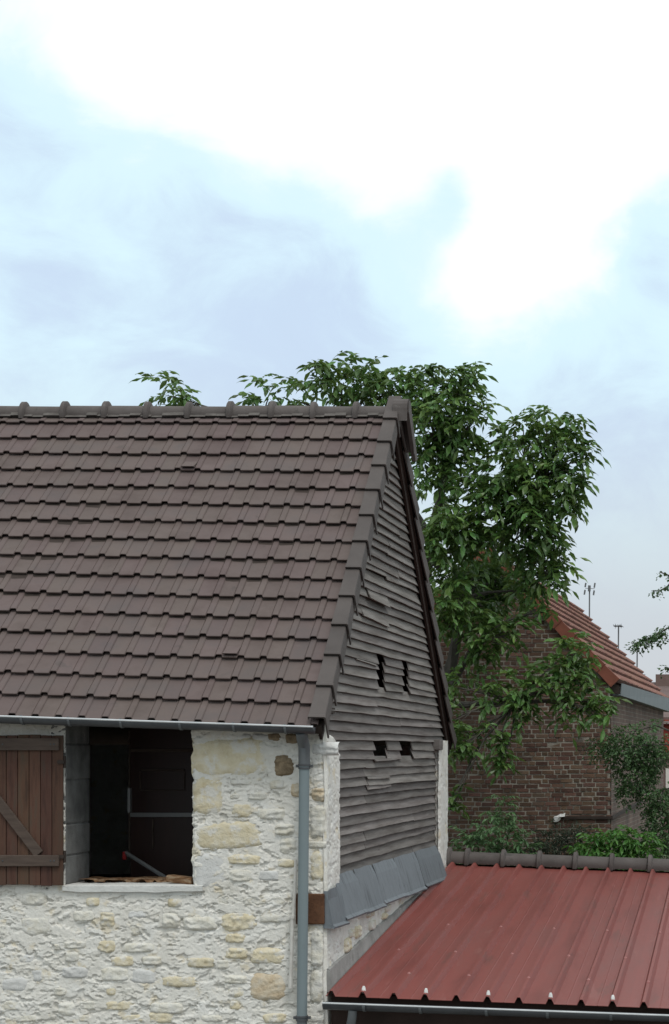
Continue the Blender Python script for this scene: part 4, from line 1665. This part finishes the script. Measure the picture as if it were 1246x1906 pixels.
hr.add([hs_(0, -.02), hs_(1, -.02), hs_(1, LEN + .05), hs_(0, LEN + .05)], [(0, 1, 2, 3)])
lft = [hd(2 * XA - (XC + .06), -.02, ZEV - .0), hd(2 * XA - (XC + .06), LEN, ZEV - .0), hd(XA, LEN, ZAP + .06), hd(XA, -.02, ZAP + .06)]
hr.add(lft, [(0, 1, 2, 3)])
hroof = hr.build("roof", MAT['redtile'], house)
NC = 11
for k in range(NC):
    u0, u1 = k / NC, (k + 1.1) / NC
    b = MB()
    nseg = 49
    for s_ in range(nseg):
        y0 = s_ * LEN / nseg
        y1 = (s_ + 1) * LEN / nseg - .004
        ym = y0 + (y1 - y0) * .72
        j = rng.uniform(-.004, .006)
        b.add([hs_(u0, y0, .012), hs_(u1, y0, .075 + j), hs_(u1, ym, .080 + j), hs_(u0, ym, .017), hs_(u1, y0, -.0), hs_(u1, ym, -.0),
               hs_(u0, ym + .02, .03), hs_(u1, ym + .02, .098 + j), hs_(u0, y1, .03), hs_(u1, y1, .098 + j), hs_(u1, y1, 0)],
              [(0, 1, 2, 3), (1, 4, 5, 2), (3, 2, 7, 6), (6, 7, 9, 8), (7, 2, 5, 10, 9)])
    b.build("tile_course", MAT['redtile'], hroof, kind="stuff")
nv_ = 9
for k in range(nv_):
    u0, u1 = k / nv_ + .004, (k + 1) / nv_ + .012
    b = MB()
    e_ = .012 * (k % 2)
    q = []
    for u in (u0, u1):
        o_ = .014 if u == u1 else 0.0
        q += [hs_(u, -.07 - o_, .07 + o_), hs_(u, -.07 - o_, -.10 - o_), hs_(u, -.035, -.10 - o_), hs_(u, .12, .07 + o_)]
    b.add(q, [(0, 1, 5, 4), (1, 2, 6, 5), (3, 0, 4, 7), (4, 5, 6, 7)])
    b.build("verge_tile", MAT['vergered'], hroof)
    b = MB()
    q = []
    for u in (u0, u1):
        m_ = lambda v: Vector((2 * XA - v.x + 2 * (v.y - YH) * YAW, v.y, v.z))
        q += [m_(hs_(u, -.07, .07)), m_(hs_(u, -.07, -.10)), m_(hs_(u, -.035, -.10)), m_(hs_(u, .12, .07))]
    b.add(q, [(0, 4, 5, 1), (1, 5, 6, 2), (3, 7, 4, 0), (4, 7, 6, 5)])
    b.build("verge_tile", MAT['vergered'], hroof)
# zinc box gutter along the side
b = MB()
za, zb_ = ZEV + .02, ZEV + .12
q = []
for (dy, zz, hgt) in ((0.05, ZEV - .03, .17), (LEN + .1, ZEV + .04, .27)):
    q += [hd(XC + .03, dy, zz - hgt), hd(XC + .16, dy, zz - hgt), hd(XC + .18, dy, zz + .03), hd(XC + .165, dy, zz + .03), hd(XC + .15, dy, zz - hgt + .02), hd(XC + .03, dy, zz - hgt + .02)]
b.add(q, [(i, (i + 1) % 6, (i + 1) % 6 + 6, i + 6) for i in range(6)] + [(0, 5, 4, 1), (1, 4, 3, 2)])
b.build("box_gutter", MAT['zincbox'], house)
b = MB()
b.add([hd(XC - .02, .0, ZEV - .02), hd(XC + .13, .0, ZEV - .04), hd(XC + .13, .0, ZEV - .17), hd(XC - .02, .0, ZEV - .13), hd(XC - .02, .12, ZEV - .02), hd(XC + .13, .12, ZEV - .04), hd(XC + .13, .12, ZEV - .17), hd(XC - .02, .12, ZEV - .13)],
      [(0, 3, 2, 1), (1, 2, 6, 5), (0, 1, 5, 4), (3, 7, 6, 2)])
b.build("eave_end", MAT['dark'], house)

# ==================================================================== FAR HOUSES AND ANTENNAS
fh = empty("far_house", at(1300, 1400, 75))
fh.location.z = 0
tag(fh, "far brown brick house with red shutter at the right edge beyond the brick house", "house")
Yf = 75.0
p0, p1 = at(1214, 1560, Yf), at(1480, 1262, Yf)
b = MB()
b.box((p0.x, Yf, 0), (p1.x, Yf + 9, at(0, 1335, Yf).z))
b.build("wall", MAT['farwall'], fh)
b = MB()
z1 = at(0, 1338, Yf).z
z2 = at(0, 1262, Yf).z
xs0, xs1 = p0.x - .5, p1.x + .3
b.add([(xs0, Yf - .4, z1 - .2), (xs1, Yf - .4, z1 - .2), (xs1, Yf + 4.5, z2), (xs0, Yf + 4.5, z2), (xs1, Yf + 9.4, z1 - .2), (xs0, Yf + 9.4, z1 - .2)], [(0, 1, 2, 3), (3, 2, 4, 5), (0, 3, 5), (1, 4, 2)])
o = b.build("roof", MAT['farroof'], fh)
b = MB()
c0, c1 = at(1222, 1300, Yf + 4.4), at(1262, 1256, Yf + 4.4)
b.box((c0.x, Yf + 4.0, c0.z), (c1.x, Yf + 4.9, c1.z))
b.build("chimney", MAT['farwall'], fh)
for (x0, x1, y0, y1, m_, nm, pr) in ((1236, 1275, 1340, 1413, 'farred', "shutter", .08), (1240, 1300, 1430, 1468, 'farwhite', "render_panel", .05), (1234, 1238, 1400, 1416, 'farwhite', "trim", .06)):
    a, b_ = at(x0, y1, Yf), at(x1, y0, Yf)
    MB().box((a.x, Yf - pr, a.z), (b_.x, Yf + .02, b_.z)).build(nm, MAT[m_], fh)
# a second far house, only its ridge line shows between the roofs
fh2 = empty("far_house", (at(1150, 1400, 62).x, 66, 0))
tag(fh2, "low far house whose dark ridge shows right of the red tile roof", "house")
Yg = 62.0
a0, a1 = at(1060, 1400, Yg), at(1200, 1268, Yg)
MB().box((a0.x, Yg, 0), (a1.x, Yg + 8, at(0, 1330, Yg).z)).build("wall", MAT['farwall'], fh2)
z1, z2 = at(0, 1334, Yg).z, at(0, 1266, Yg).z
b = MB()
b.add([(a0.x, Yg - .3, z1), (a1.x, Yg - .3, z1), (a1.x, Yg + 4, z2), (a0.x, Yg + 4, z2), (a1.x, Yg + 8.3, z1), (a0.x, Yg + 8.3, z1)], [(0, 1, 2, 3), (3, 2, 4, 5), (0, 3, 5), (1, 4, 2)])
b.build("roof", MAT['farroof'], fh2)

Ya = 66.0
s6 = Ya / F


def antenna(px, ytop, ybot, label, kind):
    t = at(px, ytop, Ya)
    bt_ = at(px - 1, ybot, Ya)
    root = empty("tv_antenna", (bt_.x, Ya, bt_.z))
    tag(root, label, "antenna", "television antennas beyond the brick house")
    MB().tube([bt_, t], 0.026, 6).build("mast", MAT['mast'], root)
    if kind == 0:
        for (u, v0, v1) in ((-7, -5, 3), (-8.5, 8, 17), (10, -5, 4), (8.5, 9, 18)):
            MB().tube([(t.x + u * s6, Ya, t.z - v0 * s6), (t.x + (u - 1.4) * s6, Ya, t.z - v1 * s6)], 0.03, 5).build("dipole", MAT['mast'], root)
        MB().tube([(t.x - 8 * s6, Ya, t.z - 5 * s6), (t.x + 9.5 * s6, Ya, t.z - 6 * s6)], 0.010, 5).build("boom", MAT['mast'], root)
        MB().tube([(t.x, Ya - .05, t.z - 0 * s6), (t.x - .4 * s6, Ya - .05, t.z - 11 * s6)], 0.05, 6).build("junction_box", MAT['mast'], root)
    elif kind == 1:
        MB().tube([(t.x - 9 * s6, Ya, t.z + .5 * s6), (t.x + 6 * s6, Ya, t.z)], 0.022, 5).build("boom", MAT['mast'], root)
        for u in (-8, -4, 0, 3, 5.5):
            MB().tube([(t.x + u * s6, Ya - .5, t.z + 1 * s6), (t.x + (u + 1.5) * s6, Ya + .5, t.z + .5 * s6)], 0.012, 5).build("element", MAT['mast'], root)
        for u in (-6, 5):
            MB().tube([(t.x + u * s6, Ya, t.z - 4 * s6), (t.x + u * s6, Ya, t.z + 5 * s6)], 0.007, 4).build("dipole", MAT['mast'], root)
    else:
        MB().tube([(t.x - 3 * s6, Ya, t.z - 1 * s6), (t.x + 3 * s6, Ya, t.z - 1 * s6)], 0.015, 5).build("boom", MAT['mast'], root)
        for (u0, v0, u1, v1) in ((4, 58, 15, 59), (4, 58, 4, 72), (13, 62, 13, 70)):
            MB().tube([(t.x + u0 * s6, Ya, t.z - v0 * s6), (t.x + u1 * s6, Ya, t.z - v1 * s6)], 0.012, 4).build("side_frame", MAT['mast'], root)


antenna(1098, 1090, 1300, "tall television antenna with four upright dipoles above the red tile roof", 0)
antenna(1152, 1166, 1300, "middle television antenna with a short horizontal boom above the red roof", 1)
antenna(1187, 1197, 1290, "plain antenna mast, the rightmost and lowest of the three", 2)


# ==================================================================== VEGETATION
def leaflet(base, direc, nrm, L_, W_, fold=0.25):
    """a folded, drooping blade"""
    d = direc.normalized()
    s_ = d.cross(nrm).normalized()
    n = s_.cross(d).normalized()
    m1 = base + d * L_ * .42 - n * 0.02 * L_ / .15
    tip = base + d * L_ * .93 - Vector((0, 0, L_ * .20))
    l_ = base + d * L_ * .40 + s_ * W_ / 2 + n * fold * W_ * .4
    r_2 = base + d * L_ * .40 - s_ * W_ / 2 + n * fold * W_ * .4
    l2 = base + d * L_ * .72 + s_ * W_ * .36 - Vector((0, 0, L_ * .06)) + n * fold * W_ * .2
    r2 = base + d * L_ * .72 - s_ * W_ * .36 - Vector((0, 0, L_ * .06)) + n * fold * W_ * .2
    m2 = base + d * L_ * .72 - Vector((0, 0, L_ * .08))
    return [base, l_, m1, r_2, l2, m2, r2, tip], [(0, 2, 1), (0, 3, 2), (1, 2, 5, 4), (2, 3, 6, 5), (4, 5, 7), (5, 6, 7)]


def compound(seed, L_=0.30, n_pairs=3, ll=0.165, lw=0.068, droop=0.5):
    r = random.Random(seed)
    vs, fs = [], []

    def put(a):
        b0 = len(vs)
        vs.extend(a[0])
        fs.extend([tuple(i + b0 for i in q) for q in a[1]])

    def rp(t):
        return Vector((L_ * t, 0.03 * math.sin(t * 2 + seed), 0.05 * t - droop * L_ * t * t))
    for i in range(n_pairs):
        t = 0.30 + 0.62 * i / n_pairs
        for sg in (-1, 1):
            dr_ = Vector((0.75 + r.uniform(-.3, .3), sg * 1.0, -0.10 - r.uniform(0, .65)))
            put(leaflet(rp(t + r.uniform(-.04, .04)), dr_, Vector((r.uniform(-.3, .3), r.uniform(-.3, .3), 1)), ll * r.uniform(.75, 1.1) * (0.75 + .25 * i / n_pairs), lw * r.uniform(.8, 1.1)))
    put(leaflet(rp(1.0), Vector((1, r.uniform(-.3, .3), -0.7 - r.uniform(0, .5))), Vector((0, r.uniform(-.3, .3), 1)), ll * 1.15, lw * 1.1))
    # rachis
    b0 = len(vs)
    for t in (0, .5, 1.0):
        p = rp(t)
        vs.extend([p + Vector((0, .004, 0)), p - Vector((0, .004, 0))])
    fs.extend([(b0, b0 + 1, b0 + 3, b0 + 2), (b0 + 2, b0 + 3, b0 + 5, b0 + 4)])
    return np.array([tuple(v) for v in vs]), fs


def simple_sprig(seed, n=7, L_=0.05, W_=0.034, reach=0.14):
    """a twig end with small leaves"""
    r = random.Random(seed)
    vs, fs = [], []
    for i in range(n):
        t = i / (n - 1)
        base = Vector((reach * t, r.uniform(-.02, .02), -.05 * t * t + r.uniform(-.015, .015)))
        a = leaflet(base, Vector((r.uniform(-.2, 1), r.uniform(-1, 1), r.uniform(-.9, .35))), Vector((r.uniform(-.5, .5), r.uniform(-.5, .5), 1)), L_ * r.uniform(.7, 1.2), W_ * r.uniform(.8, 1.1))
        b0 = len(vs)
        vs.extend(a[0])
        fs.extend([tuple(q + b0 for q in f_) for f_ in a[1]])
    return np.array([tuple(v) for v in vs]), fs


def orient(pos, az, pitch, roll, s_):
    return Matrix.Translation(pos) @ Matrix.Rotation(az, 4, 'Z') @ Matrix.Rotation(pitch, 4, 'Y') @ Matrix.Rotation(roll, 4, 'X') @ Matrix.Scale(s_, 4)


class Foliage:
    def __init__(self, variants, mat, name):
        self.var = variants
        self.mat = mat
        self.items = []
        self.name = name

    def blob(self, cen, rad, n, squash=(1, 1, .85), out=0.75, shell=0.55, pitch=(0.0, 0.7), scale=(.8, 1.2), back=0.0):
        for _ in range(n):
            while True:
                v = Vector((rng.uniform(-1, 1), rng.uniform(-1, 1), rng.uniform(-1, 1)))
                if 0.02 < v.length <= 1:
                    break
            l_ = v.length
            v = v / l_ * (l_ ** shell)
            p = Vector((cen[0] + v.x * rad * squash[0], cen[1] + v.y * rad * squash[1], cen[2] + v.z * rad * squash[2]))
            az = math.atan2(v.y, v.x) + rng.gauss(0, 1 - out + .35)
            p -= Vector((math.cos(az), math.sin(az), -.25)) * back
            self.items.append((p, orient(p, az, rng.uniform(*pitch) - .35 * v.z, rng.gauss(0, .35), rng.uniform(*scale)), rng.randrange(len(self.var))))

    def line(self, a, b_, n, spread, **kw):
        for i in range(n):
            t = rng.random()
            p = Vector(a).lerp(Vector(b_), t)
            self.blob(p, spread, 1, **kw)

    def build(self, parent, singles=0, leaf_name="leaf", key=None):
        items = self.items
        if key:
            items = sorted(items, key=key)
        if singles:
            mes = []
            for (vv, ff) in self.var:
                me = bpy.data.meshes.new(leaf_name)
                me.from_pydata([tuple(q) for q in vv], [], ff)
                me.materials.append(self.mat)
                mes.append(me)
            for (p, m, k) in items[:singles]:
                link(leaf_name, mes[k], None, parent, m)
        V, Fc, off = [], [], 0
        for (p, m, k) in items[singles:]:
            vv, ff = self.var[k]
            M3 = np.array(m)
            V.append(vv @ M3[:3, :3].T + M3[:3, 3])
            Fc.extend([tuple(i + off for i in f_) for f_ in ff])
            off += len(vv)
        me = bpy.data.meshes.new(self.name)
        me.from_pydata(np.concatenate(V).tolist(), [], Fc)
        o = link(self.name, me, self.mat, parent)
        o["kind"] = "stuff"
        return o


def limb(mb, a, b_, r0, r1, n=6, bend=0.12, seed=0):
    r = random.Random(seed)
    a, b_ = Vector(a), Vector(b_)
    d = (b_ - a)
    pts, rads = [], []
    off = Vector((r.uniform(-1, 1), r.uniform(-1, 1), r.uniform(-.3, .9))) * d.length * bend
    for i in range(n + 1):
        t = i / n
        pts.append(a + d * t + off * math.sin(math.pi * t) + (Vector((r.uniform(-1, 1), r.uniform(-1, 1), r.uniform(-1, 1))) * d.length * .012 if 0 < i < n else Vector()))
        rads.append(r0 + (r1 - r0) * t)
    mb.tube(pts, rads, 7)
    return pts


walnut = empty("walnut_tree", (at(800, 1400, 30.6).x, 30.6, 1.8))
tag(walnut, "large walnut tree with drooping dark green leaves behind the barn gable", "tree")
WV = [compound(s_, L_=rng.uniform(.26, .36), n_pairs=rng.choice((2, 3, 3)), ll=.17, lw=.068, droop=rng.uniform(.25, .6)) for s_ in range(10)]
crown = Foliage(WV, MAT['leaf'], "crown")
YT = 30.6
# clump centres: photo position, distance, radius in photo pixels, leaves
BL_ = [(318, 738, 30.9, 46, 22), (352, 748, 30.8, 26, 8), (500, 742, 30.7, 42, 18), (545, 742, 30.7, 40, 16), (590, 700, 30.5, 34, 16), (640, 712, 30.5, 48, 40), (690, 716, 30.4, 44, 34), (735, 722, 30.4, 42, 34),
       (775, 735, 30.2, 44, 40), (805, 692, 30.3, 20, 8), (850, 712, 30.4, 34, 24), (880, 706, 30.2, 22, 10), (835, 765, 30.2, 58, 60), (800, 805, 30.0, 50, 46), (868, 800, 30.2, 44, 34), (905, 760, 30.4, 20, 6),
       (800, 870, 30.1, 40, 26), (845, 850, 30.3, 42, 34), (935, 815, 30.4, 24, 10), (975, 800, 30.3, 30, 16), (1018, 792, 30.3, 38, 24), (1066, 796, 30.2, 28, 16), (1085, 846, 30.2, 26, 13), (1050, 850, 30.2, 44, 34),
       (985, 850, 30.3, 48, 40), (930, 880, 30.2, 50, 44), (880, 905, 30.1, 46, 38), (1040, 905, 30.1, 48, 44), (975, 920, 30.1, 54, 56), (1078, 900, 30.2, 20, 8), (1062, 945, 30.2, 32, 18), (910, 960, 30.0, 50, 52), (845, 975, 30.0, 46, 44),
       (1000, 975, 30.0, 48, 46), (815, 1010, 29.9, 34, 26), (870, 1010, 30.0, 40, 34), (960, 1005, 30.0, 44, 40), (1030, 1005, 30.2, 34, 22), (1040, 1055, 30.3, 30, 20), (1000, 1060, 30.4, 46, 44), (1035, 1090, 30.4, 26, 14), (985, 1100, 30.6, 34, 26),
       (880, 1075, 31.2, 44, 44), (900, 1130, 31.2, 44, 42), (830, 1070, 30.0, 36, 28), (850, 1115, 30.0, 44, 40), (822, 1150, 29.8, 28, 20), (875, 1165, 30.2, 44, 40), (925, 1190, 30.1, 42, 38), (962, 1178, 30.1, 28, 16), (895, 1222, 30.2, 28, 16), 
       (1015, 1138, 30.2, 18, 6), (1048, 1225, 30.0, 36, 24), (1085, 1222, 30.0, 34, 20), (1090, 1262, 30.0, 30, 18), (1050, 1272, 29.8, 42, 34), (1000, 1285, 29.8, 38, 28), (955, 1290, 29.8, 36, 24), (910, 1290, 29.8, 30, 16), (975, 1330, 29.7, 34, 18), (1060, 1320, 29.7, 32, 20),
       (1110, 1325, 29.7, 30, 18), (1128, 1310, 29.7, 22, 12), (850, 1280, 29.8, 26, 14), (848, 1340, 29.7, 22, 9), (868, 1380, 29.6, 30, 20), (850, 1400, 29.6, 22, 10), (932, 1385, 29.6, 22, 14), (935, 1420, 29.6, 20, 12), (905, 1355, 29.7, 18, 6), (848, 1482, 29.5, 16, 5), (845, 1505, 29.5, 12, 3),
       (905, 1050, 31.8, 50, 60), (950, 1075, 31.8, 44, 50), (870, 1100, 31.8, 46, 50), (925, 1110, 31.8, 36, 36), (840, 1140, 31.6, 36, 30), (830, 960, 31.6, 30, 20)]
tb = MB()
base = Vector((at(775, 0, 30.6).x, 30.6, 1.6))
fork = Vector((at(800, 0, 30.6).x, 30.7, 5.6))
tb.tube([base, base + Vector((.05, 0, .6)), base.lerp(fork, .6) + Vector((.06, 0, 0)), fork], [.30, .24, .20, .17], 12)
trunk = tb.build("trunk", MAT['bark'], walnut, smooth=True)
hubs_px = [(860, 1120, 30.9, .10), (830, 870, 30.6, .10), (640, 790, 30.8, .07), (970, 960, 30.5, .07), (470, 800, 31.0, .05), (960, 1310, 29.9, .05), (880, 1200, 30.4, .06)]
hubs = []
for i, (px, py, Y, r_) in enumerate(hubs_px):
    p = at(px, py, Y)
    src = fork
    if i == 3:
        src = hubs[0][0].lerp(hubs[1][0], .35)
    if i in (2, 4):
        src = hubs[1][0].lerp(fork, .4)
    lm = MB()
    limb(lm, src, p, r_ * 1.2, r_ * .55, 7, .08, i)
    lm.build("branch", MAT['bark'], trunk, smooth=True)
    hubs.append((p, r_))
for i, (px, py, Y, r_, n) in enumerate(BL_):
    cen = at(px, py, Y)
    rad = r_ * Y / F
    low_ = py > 1030
    crown.blob(cen, max(r_ - 4, 8) * Y / F, int(n * (.95 if low_ else 1.4)) + 1, squash=(1, 1.4, .9), pitch=(-.45, .4), scale=(.75, 1.15), back=.20)
    h = min(hubs, key=lambda q: (q[0] - cen).length)
    lm = MB()
    pts = limb(lm, h[0], cen, h[1] * .42, .008, 6, .10, i + 50)
    for j in range(3):
        e = cen + Vector((rng.uniform(-1, 1), rng.uniform(-1, 1), rng.uniform(-.8, .8))) * rad * .85
        limb(lm, pts[4], e, .009, .004, 3, .1, i * 3 + j)
    lm.build("branch", MAT['bark'], trunk)
# fill behind the ridge, out of sight from the front but part of the crown
for _ in range(14):
    crown.blob((rng.uniform(-8.4, -4.4), 31.4 + rng.uniform(-.3, 1.2), rng.uniform(6.2, 9.6)), .5, 16)
crown.build(walnut, singles=300, key=lambda it: it[0].y - 0.6 * max(0, it[0].x + 5.2))

# branches of a small-leaved tree reaching in from the right
side = empty("fruit_tree", (-0.55, 30.4, 1.8))
tag(side, "small-leaved tree at the right edge with thin branches hanging into view", "tree")
SV = [simple_sprig(s_) for s_ in range(8)]
sf = Foliage(SV, MAT['smallleaf'], "foliage")
tb = MB()
tb.tube([(-0.55, 30.4, 1.6), (-0.6, 30.4, 3.2), (-0.5, 30.35, 5.2), (-.3, 30.3, 7.4)], [.12, .10, .075, .03], 10)
st_ = tb.build("trunk", MAT['bark'], side, smooth=True)
arms = [((-.38, 30.3, 6.6), [(1246, 1168), (1222, 1182), (1205, 1190), (1180, 1200)], 46, .055), ((-.33, 30.3, 7.2), [(1262, 1068), (1243, 1092), (1228, 1100), (1213, 1100)], 9, .02), ((-.33, 30.3, 7.3), [(1255, 1075), (1235, 1067), (1228, 1065)], 3, .012),
        ((-.5, 30.35, 5.6), [(1252, 1255), (1244, 1243), (1238, 1242)], 4, .015), ((-.5, 30.35, 5.0), [(1222, 1350), (1180, 1362), (1140, 1365)], 46, .16), ((-.5, 30.3, 4.8), [(1230, 1400), (1200, 1420), (1178, 1470)], 80, .20),
        ((-.5, 30.3, 5.0), [(1235, 1385), (1170, 1390), (1150, 1420)], 80, .20), ((-.5, 30.3, 4.6), [(1236, 1470), (1226, 1510)], 50, .16)]
for i, (src, pp, n, sp) in enumerate(arms):
    pts = [Vector(src)] + [at(px, py, 30.0 - .05 * i) for (px, py) in pp]
    lm = MB()
    lm.tube(pts, [.02 - .015 * j / (len(pts) - 1) for j in range(len(pts))], 6)
    lm.build("branch", MAT['bark'], st_)
    for j in range(1, len(pts) - 1):
        sf.line(pts[j], pts[j + 1], int(n * 1.6 / (len(pts) - 2)) + 1, sp, squash=(1, 1, .9), shell=.7)
for (px, py, r_, n) in ((1160, 1395, 34, 60), (1185, 1440, 36, 80), (1205, 1405, 34, 50), (1175, 1478, 22, 40), (1225, 1395, 26, 30), (1230, 1530, 30, 70), (1236, 1490, 26, 40), (1225, 1575, 26, 70), (1255, 1540, 40, 60), (1212, 1500, 18, 24), (1128, 1382, 24, 20), (1110, 1395, 18, 12)):
    sf.blob(at(px, py, 29.9), r_ * 30 / F, int(n * 1.5), shell=.7)
for i in range(46):
    cen = Vector((rng.uniform(-.25, 2.0), 30.6 + rng.uniform(-.9, .9), rng.uniform(3.2, 7.9)))
    sf.blob(cen, .45, 60, shell=.7, scale=(1.0, 1.7))
    lm = MB()
    limb(lm, (-.5 + .04 * (i % 5), 30.35, min(7.0, max(2.6, cen.z - .5))), cen, .018, .006, 5, .08, i)
    lm.build("branch", MAT['bark'], st_)
sf.build(side)

# young upright plant in front of the brick wall
plant = empty("young_plant", (at(925, 0, 29.3).x, 29.3, 1.8))
tag(plant, "tall young leafy weed with pale green leaves in front of the brick wall", "plant")
PV = [compound(90 + s_, L_=.16, n_pairs=3, ll=.085, lw=.032, droop=.2) for s_ in range(6)]
pf = Foliage(PV, MAT['weed'], "foliage")
for (pp) in (((925, 1640), (928, 1560), (932, 1485)), ((915, 1640), (890, 1570), (868, 1552)), ((935, 1640), (960, 1570), (985, 1566)), ((905, 1640), (880, 1590), (858, 1580)), ((930, 1640), (945, 1560), (955, 1520)), ((925, 1640), (912, 1560), (905, 1520))):
    pts = [at(px, py, 29.3) for px, py in pp]
    pts[0].z = 1.75
    lm = MB()
    lm.tube(pts, [.016, .012, .005], 6)
    lm.build("stem", MAT['stem'], plant)
    for j in range(1, 2):
        pf.line(pts[1] + Vector((0, 0, -.25)), pts[2], 26, .10, pitch=(-.5, .4))
for (px, py, r_, n) in ((925, 1560, 40, 36), (890, 1575, 30, 24), (960, 1578, 26, 20), (925, 1525, 26, 16), (932, 1492, 14, 7)):
    pf.blob(at(px, py, 29.3), r_ * 29.3 / F, n, pitch=(-.5, .4))
pf.build(plant)


def bush(name, label, mat, px_blobs, Y, variants):
    cx = at(px_blobs[0][0], 0, Y).x
    root = empty(name, (cx, Y, 1.8))
    tag(root, label, "shrub")
    f_ = Foliage(variants, mat, "foliage")
    for (px, py, r_, n) in px_blobs:
        f_.blob(at(px, py, Y), r_ * Y / F, n, pitch=(-.7, .5))
    f_.build(root)
    for j in range(5):
        lm = MB()
        t = at(px_blobs[j % len(px_blobs)][0], px_blobs[j % len(px_blobs)][1], Y)
        limb(lm, (cx + rng.uniform(-.1, .1), Y, 1.75), t, .02, .006, 5, .08, j)
        lm.build("stem", MAT['bark'], root)


DV = [simple_sprig(40 + s_, 8, .045, .022, .16) for s_ in range(6)]
bush("dark_shrub", "dull dark twiggy shrub against the brick wall behind the red shed roof", MAT['dullleaf'],
     [(1040, 1575, 36, 120), (1000, 1590, 26, 70), (1080, 1568, 28, 80), (1055, 1552, 20, 40), (1020, 1565, 22, 40), (1040, 1630, 50, 120), (1090, 1620, 40, 70)], 29.6, DV)
GV = [compound(140 + s_, L_=.13, n_pairs=2, ll=.10, lw=.042, droop=.3) for s_ in range(6)]
bush("bright_shrub", "fresh bright green leafy shrub behind the red shed roof's ridge tiles", MAT['brightleaf'],
     [(1105, 1578, 24, 40), (1140, 1572, 28, 60), (1175, 1568, 26, 50), (1200, 1572, 22, 36), (1090, 1594, 20, 30), (1155, 1610, 44, 90), (1120, 1620, 40, 70), (1195, 1605, 30, 50), (1158, 1552, 12, 10)], 29.0, GV)
